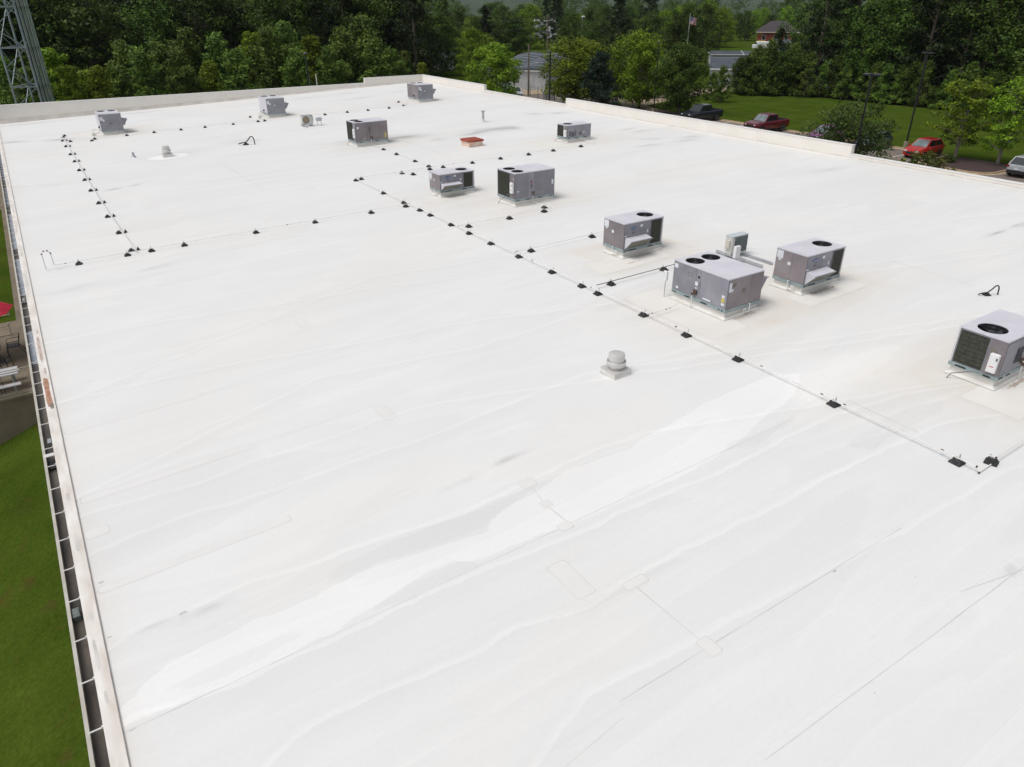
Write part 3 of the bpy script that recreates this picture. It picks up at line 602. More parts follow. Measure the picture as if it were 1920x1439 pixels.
    if hood:
        s,u0,u1,v0,v1,dep = hood
        b = MB(); q = .3
        if s == 'F':
            v = [(u0,0,v0),(u1,0,v0),(u0,0,v1),(u1,0,v1),(u0,-dep,v1-.06),(u1,-dep,v1-.06),(u0,-dep,v1-.08),(u1,-dep,v1-.08),(u0,-.04,v0),(u1,-.04,v0)]
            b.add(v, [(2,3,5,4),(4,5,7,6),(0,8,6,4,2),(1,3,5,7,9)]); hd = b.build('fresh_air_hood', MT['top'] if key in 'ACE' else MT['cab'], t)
            e = MB(); e.box((u0-.015,-dep-.02,v1-.072),(u1+.015,-dep+.012,v1-.055)); e.build('hood_lip', MT['cab'], hd)
            g = MB(); g.quad((u0+.01,-dep+.02,v1-.085),(u1-.01,-dep+.02,v1-.085),(u1-.01,-.05,v0+.01),(u0+.01,-.05,v0+.01)); g.build('hood_filter', mat('filter_mesh', (.16,.16,.13), .6, .3, col2=(.27,.27,.23), scale=30), hd)
        else:
            v = [(lx,u0,v0),(lx,u1,v0),(lx,u0,v1),(lx,u1,v1),(lx+dep,u0,v1-.05),(lx+dep,u1,v1-.05),(lx+dep,u0,v1-.07),(lx+dep,u1,v1-.07),(lx+.12,u0,v0),(lx+.12,u1,v0)]
            b.add(v, [(2,3,5,4),(4,5,7,6),(0,8,6,4,2),(1,3,5,7,9)]); hd = b.build('fresh_air_hood', MT['cab'], t)
            e = MB(); e.box((lx+dep-.01,u0-.02,v1-.065),(lx+dep+.05,u1+.02,v1-.05)); e.build('hood_lip', MT['cab'], hd)
            g = MB(); g.quad((lx+dep-.01,u0+.01,v1-.075),(lx+dep-.01,u1-.01,v1-.075),(lx+.12,u1-.01,v0+.01),(lx+.12,u0+.01,v0+.01)); g.build('hood_filter', MT['coil'], hd)
    if badge:
        s,u,v_ = badge; b = MB(); pr = []
        for i in range(24):
            a = 2*math.pi*i/24; pr.append((u+.13*math.cos(a), v_+.055*math.sin(a)))
        b.add([(p[0],-.001,p[1]) for p in pr]+[(p[0],-.007,p[1]) for p in pr], [tuple(range(24,48))]+[(i,(i+1)%24,24+(i+1)%24,24+i) for i in range(24)])
        bo = b.build('badge', MT['badge'], t); text_on(bo, 'Carrier', .07, u, v_, s, .0075, MT['white'])
    for s,u0,u1,v0,v1,m in labels:
        b = MB(); face(b, s, u0,u1,v0,v1, .0025, lx, ly, -.005); b.build('label_sticker', MT[m], t)
    for s,u,kind in drain:
        b = MB()
        if s == 'L': P = lambda a,z_: (-.05-a*0, u+a, z_)
        else: P = lambda a,z_: (u+a, -.05, z_)
        zf = -.13
        pts = [P(.0,.06) if s == 'F' else P(0,.06), P(0,zf+.04), P(-.05,zf), P(-.12,zf), P(-.14,zf+.04), P(-.14,.0), P(-.22,.0)] if kind == 0 else []
        st = (0 if s == 'L' else u, u if s == 'L' else 0, .10); k1 = (-.05,u,.10) if s == 'L' else (u,-.05,.10)
        b.tube([st,k1], .016, 6); b.tube([k1, P(0,zf+.03)], .016, 6); b.tube([P(0,zf),P(-.15,zf)], .016, 6); b.tube([P(-.15,zf),P(-.15,-.02)], .016, 6); b.tube([P(-.15,-.02),P(-.24,-.02),P(-.24,-.1)], .016, 6)
        b.build('drain_trap', MT['pvc'], t)
    if box:
        s,u0,u1,v0,v1 = box; b = MB()
        if s == 'L': b.bbox((-.10,u0,v0),(-.001,u1,v1),.012)
        else: b.bbox((u0,-.10,v0),(u1,-.001,v1),.012)
        bo = b.build('disconnect_box', MT['white'], t)
        q = MB(); um = (u0+u1)/2
        if s == 'L': q.box((-.104,um-.05,v0+.14),(-.1,um+.05,v0+.158))
        else: q.box((um-.05,-.104,v0+.14),(um+.05,-.1,v0+.158))
        q.build('red_print', MT['redlab'], bo)
        q = MB()
        if s == 'L': q.box((-.112,u0+.02,v1-.14),(-.1,u0+.05,v1-.08))
        else: q.box((u1-.05,-.112,v1-.14),(u1-.02,-.1,v1-.08))
        q.build('switch_lever', MT['blade'], bo)
        q = MB()
        if s == 'L': q.tube([(-.05,um,v0),(-.06,um+.05,v0-.08),(-.09,um+.35,v0-.12),(-.22,um+.75,-.10),(-.26,um+.8,-.24)], .012, 6)
        else: q.tube([(um,-.05,v0),(um,-.06,v0-.1),(um-.02,-.08,-.1)], .014, 6)
        q.build('cable_whip', mat('grey_cable', (.16,.16,.15), .5), bo)
    if gas:
        s,u = gas; b = MB()
        if s == 'F': b.tube([(u,0,.30),(u,-.08,.30),(u,-.08,.02),(u+.03,-.10,-.2)], .014, 6)
        else: b.tube([(0,u,.30),(-.08,u,.30),(-.08,u,.02),(-.10,u,-.2)], .014, 6)
        gp_ = b.build('gas_riser', MT['gas'], t)
        b = MB()
        if s == 'F': b.box((u-.03,-.11,.20),(u+.03,-.05,.27)); b.box((u-.02,-.05,.27),(u+.12,-.006,.34)); b.box((u+.05,-.04,.2),(u+.10,-.006,.30))
        else: b.box((-.11,u-.03,.20),(-.05,u+.03,.27)); b.box((-.05,u-.12,.27),(-.006,u+.02,.34)); b.box((-.04,u-.10,.2),(-.006,u-.05,.30))
        b.build('gas_valve', MT['rustpipe'], gp_)
    if louvre:
        for s,u0,u1,v0,v1,n,m in louvre:
            b = MB()
            for i in range(n):
                vv = v0+(v1-v0)*(i+.2)/n; face(b, s, u0, u1, vv, vv+(v1-v0)/n*.5, .006, lx, ly, -.004)
            b.build('louvre', MT[m], t)
    for s,u0,u1,v0,v1 in scratch:
        b = MB(); face(b, s, u0,u1,v0,v1, .0012, lx, ly, -.0045); b.build('faded_marking', MT['grime'], t)
    return t
for k, lab in (('A','badged grey rooftop unit with hood, left of the near trio'),
               ('C','badged grey rooftop unit with hood, right of the small ivory condenser'),
               ('E','low badged grey rooftop unit with hood, left of a taller unit mid-roof')):
    ux,uy,lx,ly,h = UNITS[k]; r = .235 if k != 'E' else .225
    unit(k, lab, [(lx-.42,ly*.5+.02,.30 if k!='E' else .28)],
         [('L',.0,ly*.47,.11,h-.04),('L',ly*.47,ly,.11,h-.04),('F',.02,lx*.42,.11,h-.04),('F',lx*.42,lx*.66,.11,h-.04)],
         coil=[('F',lx*.675,lx-.13,.12,h-.05)], rods=[(lx-.05,-.0)] , hood=('F',.06,lx*.56,.13,h*.50,.34 if k!='E' else .30), badge=('F',.42,h*.80),
         labels=[('L',ly-.26,ly-.03,h-.30,h-.06,'label'),('L',ly-.20,ly-.10,h-.37,h-.31,'label'),('L',ly*.50,ly*.60,h*.56,h*.66,'label'),('F',.02,.15,h*.535,h*.575,'label'),('F',lx*.40,lx*.46,h*.79,h*.88,'label'),('F',lx*.58,lx*.61,h*.55,h*.66,'white')],
         drain=[('L',.52,0)], slots=[('F',.25,.62),('F',lx*.62,lx*.76),('F',lx-.26,lx-.2),('F',lx-.14,lx-.08),('F',.04,.1),('F',.14,.2)],
         scratch=[('F',.36,.50,h*.60,h*.67),('F',lx*.625,lx*.65,h*.57,h*.64)])
unit('B', 'largest nearby grey rooftop unit with two fans side by side, front of the near trio', [(.40,1.72,.285),(1.07,1.72,.285)],
     [('L',0,1.06,.11,.99),('L',1.06,1.24,.11,.99),('L',1.24,2.18,.11,.99),('F',0,.95,.11,.99),('F',.95,1.48,.11,.99)], cabL='cab', cabF='cab_dust',
     hood=('R',.12,.95,.32,.76,.34), labels=[('L',2.0,2.14,.80,.93,'label'),('L',1.92,2.02,.17,.24,'white'),('L',1.15,1.26,.48,.60,'label'),('L',1.17,1.25,.38,.42,'label'),('F',.03,.14,.62,.90,'label'),('F',.14,.22,.62,.70,'label'),
             ('L',.10,.20,.42,.50,'label'),('L',.09,.21,.28,.41,'yellow'),('L',.09,.20,.19,.26,'label'),('L',.60,.92,.155,.20,'label')],
     drain=[('F',.98,0)], gas=('L',1.25), slots=[('L',.10,.16),('L',.22,.28),('L',.72,.98),('L',1.42,1.62),('L',1.98,2.04),('L',2.08,2.13)],
     louvre=[('L',1.10,1.17,.72,.80,5,'dark'),('L',1.04,1.13,.46,.62,8,'cab')],
     scratch=[('F',.60,.76,.50,.64),('F',.16,.32,.74,.88),('L',1.40,1.58,.70,.715),('L',1.40,1.58,.80,.815),('L',1.40,1.415,.70,.815),('L',1.565,1.58,.70,.815),('L',.5,.95,.17,.19)])
unit('D', 'grey rooftop unit with one fan and white switch box at the right picture edge', [(.46,.60,.32)],
     [('L',0,.36,.11,.98),('F',.04,.62,.11,.93),('F',.62,1.2,.11,.93),('F',1.2,1.88,.11,.93)], coil=[('L',.39,1.06,.12,.97)], rods=[(-.0,1.10)],
     box=('L',.06,.27,.20,.66), gas=('F',.95), slots=[('L',.15,.32),('L',.72,.98),('F',.1,.28),('F',.42,.62),('F',1.3,1.5)],
     labels=[('L',.02,.04,.70,.74,'grime')], scratch=[('L',.20,.32,.66,.76)], louvre=[('F',.60,.95,.3,.7,9,'dark')])
unit('F', 'tall grey rooftop unit with two fans, right of a low badged unit', [(.38,.38,.27),(.38,1.05,.27)],
     [('L',0,.38,.11,1.19),('F',0,.72,.11,1.19),('F',.72,1.05,.11,1.19),('F',1.05,2.17,.11,1.19)], coil=[('L',.41,1.38,.12,1.18)], rods=[(0,1.42)],
     box=('L',.06,.28,.36,.82), gas=('F',.92), slots=[('F',.1,.16),('F',.2,.26),('F',.6,.8),('F',1.25,1.45),('F',1.9,2.0)],
     labels=[('L',.10,.14,.95,.99,'white'),('F',2.0,2.1,.55,.76,'label'),('F',.12,.22,.40,.45,'label')], louvre=[('F',.84,.94,.74,.85,5,'redlab'),('F',.86,.92,.5,.68,6,'dark')], scratch=[('F',1.2,1.5,.38,.42)])
unit('G', 'tall grey rooftop unit with two fans, mid-roof left of the red roof hatch', [(.40,.38,.27),(.40,1.03,.27)],
     [('L',0,.38,.11,1.19),('F',0,.75,.11,1.19),('F',.75,1.15,.11,1.19),('F',1.15,2.18,.11,1.19)], coil=[('L',.41,1.36,.12,1.18)], cabL='cab', cabF='cab_dust',
     box=('L',.02,.26,.32,.85), gas=('F',.98), slots=[('F',.2,.4),('F',1.3,1.5)],
     labels=[('F',.10,.24,.84,.97,'label'),('F',1.95,2.05,.2,.52,'yellow'),('F',.5,.6,.2,.24,'label')], louvre=[('F',.80,.92,.78,.88,4,'grime'),('F',.92,.98,.5,.95,9,'dark')], scratch=[('F',1.2,1.7,.22,.26)])
unit('H', 'low grey rooftop unit with one fan, alone near the right parapet', [(.42,.56,.29)],
     [('L',0,.34,.11,.77),('F',0,1.0,.11,.77),('F',1.0,1.84,.11,.77)], coil=[('L',.37,1.02,.12,.76)], rods=[(0,1.04),(.0,.36)],
     box=('L',.04,.28,.14,.52), gas=('F',.95), slots=[('F',.1,.16),('F',.2,.26),('F',.6,.8),('F',1.3,1.5)],
     labels=[('F',1.25,1.33,.28,.38,'white')], louvre=[('F',.14,.32,.15,.46,5,'dark'),('F',.36,.56,.12,.40,5,'dark'),('F',.60,.68,.15,.50,6,'dark')])
for k, lab in (('I','grey rooftop unit with two fans in the far corner by the tall parapet'),('J','grey rooftop unit near the far wall, beside the round-grille condenser'),('K','leftmost grey rooftop unit near the far wall, close to the lattice tower')):
    ux,uy,lx,ly,h = UNITS[k]
    unit(k, lab, [(.38,ly-.48,.27),(lx-.38,ly-.48,.27)], [('L',0,1.06,.11,h-.04),('L',1.06,ly,.11,h-.04),('F',0,lx*.62,.11,h-.04),('F',lx*.62,lx,.11,h-.04)],
         cabL='cab_dust' if k == 'I' else 'top', hood=('R',.1,.95,.36,.80,.34), labels=[('F',.04,.22,.78,1.02,'label'),('F',.22,.32,.70,.86,'label')]+([('F',.58,.66,.62,.72,'white')] if k != 'K' else []),
         drain=[('F',.95,0)], gas=('L',.9), slots=[('L',.7,.95)], scratch=[('F',.6,.8,.5,.62)] if k == 'K' else [])
# splash boxes / regulators at the left of J and K
# ------------------------------------------------------------------ gas pipes and their rubber supports
def support_proto(along):
    t = thing('pipe_support', 'x', 'pipe support', (0,0,0)); b = MB()
    w, l = (.115,.12)
    b.bbox((-w,-l,0),(w,l,.035),.008); b.add([(-w*.62,-l*.85,.035),(w*.62,-l*.85,.035),(w*.62,l*.85,.035),(-w*.62,l*.85,.035),(-w*.36,-l*.66,.105),(w*.36,-l*.66,.105),(w*.36,l*.66,.105),(-w*.36,l*.66,.105)], [(4,5,6,7),(0,1,5,4),(1,2,6,5),(2,3,7,6),(3,0,4,7)])
    b.build('rubber_block', MT['rubber'], t)
    b = MB()
    if along == 'Y': b.box((-.05,-.012,.105),(.05,.012,.112)); b.box((.045,-.012,.105),(.052,.012,.17)); b.lathe([(.012,.17),(.012,.185)], (.048,0,0), 6)
    else: b.box((-.012,-.05,.105),(.012,.05,.112)); b.box((-.012,.045,.105),(.012,.052,.17)); b.lathe([(.012,.17),(.012,.185)], (0,.048,0), 6)
    b.build('clamp', MT['galv'], t); return t
protoY = support_proto('Y'); protoX = support_proto('X'); usedp = set()
def support(x, y, axis, label, group):
    p = protoY if axis == 'Y' else protoX; rzz = R(rnd.uniform(-9,9))
    if axis not in usedp:
        usedp.add(axis); p.location = (x,y,rz(x)+.006); p.rotation_euler.z = rzz; p['label'] = label; p['group'] = group; return p
    return dup(p, (x,y,rz(x)+.006), rzz, label, group)
def run(pts, r, m, label, fit=(), hgt=.128):
    r *= .62
    """pipe on the roof through x,y points"""
    t = thing('gas_pipe', label, 'pipe', (pts[0][0],pts[0][1],rz(pts[0][0])))
    o = Vector((pts[0][0],pts[0][1],rz(pts[0][0])))
    P = []
    for q in pts:
        z = q[2] if len(q) > 2 else hgt; P.append(Vector((q[0],q[1],rz(q[0])+z))-o)
    b = MB()
    for i in range(len(P)-1):
        k = max(1,int((P[i+1]-P[i]).length/1.6)); seg = []
        for j in range(k+1):
            s = P[i].lerp(P[i+1], j/k)
            if 0 < j < k and hgt > .1: s = s+Vector((0,0,-.006+rnd.uniform(-.004,.004)))
            seg.append(s)
        b.tube(seg, r, 7)
    b.build('pipe_run', m, t, smooth=True)
    b = MB()
    for i in range(1,len(P)-1): b.lathe([(r*1.45,-.02),(r*1.45,.02)], P[i], 8)
    for f in fit:
        q = Vector((f[0],f[1],rz(f[0])+hgt))-o; e = Vector((0,.03,0)) if abs(P[-1].y-P[0].y) > abs(P[-1].x-P[0].x) else Vector((.03,0,0)); b.tube([q-e,q+e], r*1.5, 7)
    if b.v: b.build('coupling', MT['rustpipe'], t)
    return t
MAIN = [36.34,32.93,30.69,29.06,28.06,26.22,24.74,23.08,21.16,19.12,17.47,16.65,14.53,12.78,10.94,8.11,5.27]
g = 'rubber supports under the long gas pipe'
for i, y in enumerate(reversed(MAIN)): support(14.19, y, 'Y', f'black rubber block, {ORD[i+1]} from the near right corner under the long pipe', g)
run([(14.19,36.45),(14.19,33),(14.19,30.1),(14.19,25.6),(14.19,21.4),(14.19,17.0),(14.19,14.3),(14.17,4.9,.128),(14.17,4.83,.03),(14.75,4.84,.03),(14.78,4.84,.128),(22.5,4.84,.128)], .021, MT['gas'],
    'long pale gas pipe running back across the roof and turning at the near right corner', fit=[(14.19,8.45),(14.19,7.85),(14.19,5.6),(14.19,13.2),(14.19,10.2),(14.19,20.3)])
support(14.74, 4.88, 'X', 'black rubber block lying askew right of the near pipe corner, white pipe across it', 'loose rubber supports').rotation_euler.z = R(14)
support(18.2, 4.84, 'X', 'black rubber block beyond the right picture edge under the pipe', 'loose rubber supports')
CR = [(14.53,36.44),(16.77,36.23),(18.37,36.1),(19.18,36.07),(20.97,35.94),(22.76,35.84),(24.6,35.69),(26.32,35.64),(28.32,35.56)]
for i,(x,y) in enumerate(CR): support(x,y,'X', f'black rubber block, {ORD[i+1]} from the left under the middle cross pipe', 'rubber supports under the middle cross pipe')
run([(14.19,36.45),(16.77,36.25),(19.18,36.08),(24.6,35.72),(29.3,35.5),(29.35,36.9,.2)], .016, MT['gas'], 'thin gas pipe crossing the mid-roof toward the unit by the right parapet', fit=[(19.8,36.02)])
support(17.12,35.6,'Y','black rubber block standing alone left of the low badged unit', 'loose rubber supports')
run([(16.2,36.26),(17.12,35.6),(17.12,31.6),(17.0,31.5,.2)], .014, MT['gas'], 'short gas pipe branching to the low badged unit mid-roof')
GB = [(18.74,42.9),(18.71,41.0),(18.68,38.49),(18.65,36.75)]
for i,(x,y) in enumerate(GB): support(x,y,'Y', f'black rubber block, {ORD[i+1]} in front of the tall unit left of the red hatch', 'rubber supports in front of the tall middle unit')
run([(18.74,44.7),(18.71,41.0),(18.65,36.2)], .015, MT['gas'], 'short gas pipe from the tall middle unit to the cross pipe')
LF = [(.77,30.69),(2.44,30.63),(3.30,30.6),(4.5,30.52),(7.31,30.41),(9.8,30.28),(12.32,30.11),(13.99,30.07)]
for i,(x,y) in enumerate(LF): support(x,y,'X', f'black rubber block, {ORD[i+1]} from the left edge under the left cross pipe', 'rubber supports under the left cross pipe')
run([(-.02,30.6,.17),(-.02,30.62,.62),(-.10,30.64,.72),(-.22,30.66,.72),(-.30,30.68,.62),(-.30,30.68,.02)], .028, MT['white'], 'white gooseneck pipe standing by the left roof edge', hgt=.16)
run([(.0,30.72),(.77,30.69),(4.5,30.54),(14.19,30.08)], .016, MT['gas'], 'thin pipe from the white gooseneck across to the long gas pipe', fit=[(.35,30.7),(8.6,30.33)])
for i,(x,y) in enumerate([(14.66,25.57),(16.61,25.49),(18.37,25.43)]): support(x,y,'X', f'black rubber block, {ORD[i+1]} from the long pipe toward the tall two-fan unit', 'rubber supports on the branch to the tall unit')
support(18.74,25.93,'Y','black rubber block close in front of the tall two-fan unit, just behind another block','loose rubber supports')
run([(14.19,25.6),(16.6,25.5),(18.7,25.42),(18.72,26.7,.128)], .015, MT['gas'], 'gas pipe branching from the long pipe to the tall two-fan unit', fit=[(14.35,25.6)])
for i,(x,y) in enumerate([(14.91,21.42),(17.75,21.36)]): support(x,y,'X', f'black rubber block, {"nearer the long pipe" if i == 0 else "nearer the badged unit"} on its own branch', 'rubber supports on the branch to the badged unit')
run([(14.19,21.45),(14.91,21.42),(18.3,21.35)], .016, MT['gas'], 'gas pipe branching toward the lone badged unit', fit=[(14.3,21.45)])
for i,(x,y) in enumerate([(15.06,17.03),(17.35,16.98)]): support(x,y,'X', f'black rubber block, {"left" if i == 0 else "right"} one under the dark pipe left of the largest unit', 'rubber supports under the dark pipe')
run([(14.45,17.05),(15.06,17.03),(19.3,16.92)], .019, MT['cable'], 'dark brown pipe running to the condenser behind the largest unit')
run([(14.19,14.3),(15.0,14.28),(15.35,14.27,.2)], .015, MT['gas'], 'short rusty pipe stub left of the largest unit', fit=[(14.3,14.3),(14.85,14.28)])
CL = [(2.8,61.2),(2.78,58.55),(2.76,55.15),(2.73,52.43),(2.69,49.35),(2.66,46.34),(2.64,43.34),(2.64,40.22),(2.66,37.23),(2.70,34.1),(2.74,31.13)]
for i,(x,y) in enumerate(reversed(CL)):
    support(x-.09,y,'Y', f'black rubber block, {ORD[i+1]} left of the far left pipe, counted from its near end', 'left rubber blocks of the far left double row')
    support(x+.16,y,'Y', f'black rubber block, {ORD[i+1]} right of the far left pipe, counted from its near end', 'right rubber blocks of the far left double row').scale = (.45,1,1)
run([(2.79,62.6),(2.72,52),(2.66,46),(2.65,40),(2.70,34),(2.76,30.7)], .038, MT['white'], 'white pipe running back along the far left of the roof', hgt=.135)
BK = [(3.13,60.51),(4.64,60.35),(6.7,60.29),(8.51,60.19),(10.32,59.94),(12.0,59.83),(14.04,59.74),(15.88,59.63),(16.38,59.58),(21.05,59.1),(22.89,59.02),(24.58,58.78),(26.4,58.65),(27.94,59.11)]
for i,(x,y) in enumerate(BK): support(x,y,'X', f'black rubber block, {ORD[i+1]} from the left under the farthest cross pipe', 'rubber supports under the farthest pipe')
for x,y,l in [(3.01,63.51,'black rubber block at the far top of the left pipe row'),(2.87,62.89,'black rubber block at the head of the far left double row'),(4.38,59.72,'small black block in front of the leftmost far unit'),(16.05,62.37,'black rubber block left of the far unit by the condenser'),(28.54,61.33,'black rubber block left of the far corner unit')]:
    support(x,y,'Y',l,'loose rubber supports')
run([(2.9,60.5),(8.5,60.18),(16.3,59.6),(22.9,59.0),(28.0,58.7),(28.9,60.6)], .017, MT['gas'], 'thin gas pipe along the farthest row of rubber blocks')
for x,y in ((4.86,62.0),(16.62,61.4)):
    b = MB(); b.bbox((-.12,-.12,0),(.12,.12,.22),.03); b.tube([(.12,0,.12),(.42,.02,.2)], .03, 7); b.tube([(.02,.0,.22),(.02,0,.42),(.3,0,.46)], .025, 7)
    o = b.build('pipe_box', MT['curb'], None, loc=(x-.1,y,rz(x))); tag(o, 'wrapped pipe outlet beside the %s' % ('leftmost far unit' if x < 6 else 'far unit left of the round-grille condenser'), 'pipe box')
# ------------------------------------------------------------------ mini split condensers on rails
def condenser(x, y, rzr, label, backview):
    t = thing('condenser', label, 'condenser', (x,y,rz(x)+.01), rzr, 'small mini-split condensers')
    W,D,H = .82,.32,.62; z0 = .14
    b = MB(); b.bbox((-W/2,-D/2,z0),(W/2,D/2,z0+H),.02); b.build('casing', mat('ivory_casing', (.56,.57,.54), .45, col2=(.64,.65,.62), scale=3), t)
    b = MB(); b.bbox((-W/2-.01,-D/2-.01,z0+H),(W/2+.01,D/2+.01,z0+H+.02),.008); b.build('top_panel', mat('pale_blue_lid', (.50,.56,.58), .4), t)
    b = MB(); cx = -.10
    n = 28; b.add([(cx+.26*math.cos(2*math.pi*i/n), -D/2-.008, z0+H/2+.26*math.sin(2*math.pi*i/n)) for i in range(n)]+[(cx+.26*math.cos(2*math.pi*i/n), -D/2+.0, z0+H/2+.26*math.sin(2*math.pi*i/n)) for i in range(n)], [tuple(range(n))]+[(i,(i+1)%n,n+(i+1)%n,n+i) for i in range(n)])
    fg = b.build('fan_grille', mat('tan_fan', (.20,.155,.09), .6, col2=(.27,.21,.13), scale=6), t)
    b = MB()
    for q in (.07,.13,.19,.255): b.tube([(cx+q*math.cos(a), -D/2-.013, z0+H/2+q*math.sin(a)) for a in [i*2*math.pi/24 for i in range(25)]], .004, 4, cap=False)
    for k in range(6): a = k*math.pi/3; b.tube([(cx,-D/2-.013,z0+H/2),(cx+.26*math.cos(a),-D/2-.013,z0+H/2+.26*math.sin(a))], .004, 4)
    b.build('grille_wires', MT['cream'], fg)
    b = MB(); b.box((.26,-D/2-.006,z0+H-.10),(.36,-D/2-.001,z0+H-.06)); b.build('label_sticker', MT['badge'], t)
    # rear coil and service side
    b = MB(); b.box((-W/2+.03,D/2+.001,z0+.04),(W/2-.14,D/2+.010,z0+H-.03)); cg = b.build('coil_grille', MT['coil'], t)
    b = MB()
    for i in range(14): u = -W/2+.04+i*.047; b.box((u,D/2+.01,z0+.04),(u+.006,D/2+.016,z0+H-.03))
    for i in range(9): v = z0+.06+i*.062; b.box((-W/2+.03,D/2+.01,v),(W/2-.14,D/2+.017,v+.006))
    b.build('wire_guard', MT['rail'], cg)
    b = MB(); b.bbox((W/2+.001,-.08,z0+.22),(W/2+.07,.10,z0+.50),.015); b.tube([(W/2+.05,.0,z0+.25),(W/2+.10,.03,z0+.12),(W/2+.06,.14,z0+.08),(W/2-.05,.19,z0+.14)], .010, 6); b.build('service_cover', MT['cream'], t)
    b = MB()
    for s in (-.26,.26): b.box((s-.035,-.62,.03),(s+.035,1.45 if backview else .62,.09)); b.box((s-.035,-.62,.0),(s+.035,-.5,.03)); b.box((s-.035,.44,.0),(s+.035,.6,.03))
    b.box((-.40,-.16,.09),(.40,-.09,.138)); b.box((-.40,.09,.09),(.40,.16,.138)); b.build('mounting_rail', MT['galv'], t)
    return t
c1 = condenser(20.35,16.55,R(180),'ivory condenser with grilled back, behind the largest near unit', True)
b = MB(); b.bbox((-.12,-.06,.22),(.12,.06,.62),.01); bq = rp(1380,484,.2); bx = b.build('disconnect_box', MT['white'], None, loc=(bq.x,bq.y,rz(bq.x))); tag(bx, 'pale grey isolator box mounted in front of the ivory condenser behind the largest unit', 'switch box')
b = MB(); b.tube([(-.05,0,.22),(-.05,.02,.0)], .012, 6); b.tube([(.07,0,.22),(.07,.02,0.0)], .012, 6); b.build('post', MT['galv'], bx)
run([(20.75,16.5,.2),(22.6,15.1,.1)], .010, MT['gas'], 'thin line from the ivory condenser toward the badged unit on the right', hgt=.15)
c2 = condenser(18.15,55.0,R(0),'ivory condenser with round tan fan grille near the far wall', False)
t = thing('post_box', 'grey metal box on posts right of the round-grille condenser', 'electrical box', (18.95,54.65,rz(18.95)), 0)
b = MB(); b.bbox((-.2,-.12,.32),(.2,.12,.55),.02); b.build('housing', MT['galv'], t)
for sx in (-.12,.14):
    b = MB(); b.tube([(sx,0,.32),(sx,0,0)], .02, 7); b.build('leg', MT['galv'], t)
# electric disconnect on a conduit left of unit B
t = thing('conduit_switch', 'thin grey conduit with small switch box standing left of the largest unit', 'conduit', (15.70,15.25,rz(15.7)))
b = MB(); b.tube([(0,0,.0),(0,0,.55),(.02,0,.6),(.02,0,.8)], .013, 7); b.build('conduit', MT['galv'], t); b = MB(); b.bbox((-.05,-.08,.55),(.02,.08,.85),.01); b.build('switch_box', MT['white'], t)
# ------------------------------------------------------------------ exhaust fans, vents, hatch, goosenecks
def exhaust(x, y, s, label, base_h):
    t = thing('exhaust_fan', label, 'exhaust fan', (x,y,rz(x)), 0, 'round aluminium exhaust fans')
    b = MB(); w = .235; z = base_h
    b.add([(-w-.03,-w-.03,-.02),(w+.03,-w-.03,-.02),(w+.03,w+.03,.02),(-w-.03,w+.03,.02),(-w,-w,z),(w,-w,z),(w,w,z),(-w,w,z)], [(4,5,6,7),(0,1,5,4),(1,2,6,5),(2,3,7,6),(3,0,4,7)]); b.build('curb', MT['curb'], t)
    b = MB(); b.box((-w-.02,-w-.02,z-.02),(w+.02,w+.02,z+.012)); b.build('curb_cap', MT['alu'], t)
    b = MB(); b.lathe([(.16,0),(.165,.05),(.19,.06),(.218,.08),(.232,.12),(.235,.15),(.228,.19),(.215,.205),(.208,.20),(.204,.17)], (0,0,z+.012), 32, cap=False); b.build('windband', MT['alu'], t, smooth=True)
    b = MB(); b.lathe([(.192,.165),(.192,.20),(.192,.34),(.184,.368),(.15,.382),(.0,.39)], (0,0,z+.012), 32, cap=False); b.build('motor_dome', MT['alu'], t, smooth=True)
    b = MB(); b.lathe([(.13,.0),(.13,.16)], (0,0,z+.012), 20); b.build('throat', MT['well'], t)
    t.scale = (s,)*3; return t
exhaust(11.19,12.27,1.08,'shiny round aluminium exhaust fan alone in the near middle of the roof',.13)
e2 = exhaust(7.55,50.2,1.15,'pale round exhaust fan on the far left with white patch around it',.15)
plate('membrane_patch', jag([(7.55+1.2*math.cos(a),50.1+.85*math.sin(a)) for a in [i*math.pi/8 for i in range(16)]], .05, .3, 2), .010, MT['clean'])
p = rp(906,229); t = thing('vent_pipe', 'thin grey flue pipe with flat cap beyond the red hatch', 'vent pipe', p)
b = MB(); b.tube([(0,0,0),(0,0,.70)], .085, 14); b.build('flue', MT['galv'], t, smooth=True); b = MB(); b.lathe([(.09,.66),(.15,.70),(.15,.76),(.0,.79)], (0,0,0), 16, cap=False); b.build('cap', MT['galv'], t); b = MB(); b.lathe([(.17,.0),(.12,.14),(.095,.18)], (0,0,0), 14, cap=False); b.build('boot', MT['curb'], t)
p = rp(251,295.5); o = MB().lathe([(.16,0),(.07,.12),(.06,.30),(.0,.31)], (0,0,0), 12, cap=False).build('vent_stub', MT['galv'], None, smooth=True, loc=p); tag(o, 'short grey vent stub left of the far round exhaust fan', 'vent')
p = rp(884,275); t = thing('roof_hatch', 'red metal roof hatch on a pale stained curb', 'roof hatch', (23.05,39.9,rz(23.1)))
b = MB(); b.box((.06,.06,-.05),(1.02,1.02,.30)); b.build('curb', MT['hatchbase'], t)
b = MB(); b.bbox((0,0,.30),(1.08,1.08,.42),.02); ld = b.build('cover', MT['hatch'], t)
b = MB()
for u in (.25,.54,.83): b.box((u-.012,.03,.42),(u+.012,1.05,.435))
b.build('rib', MT['hatch'], ld)
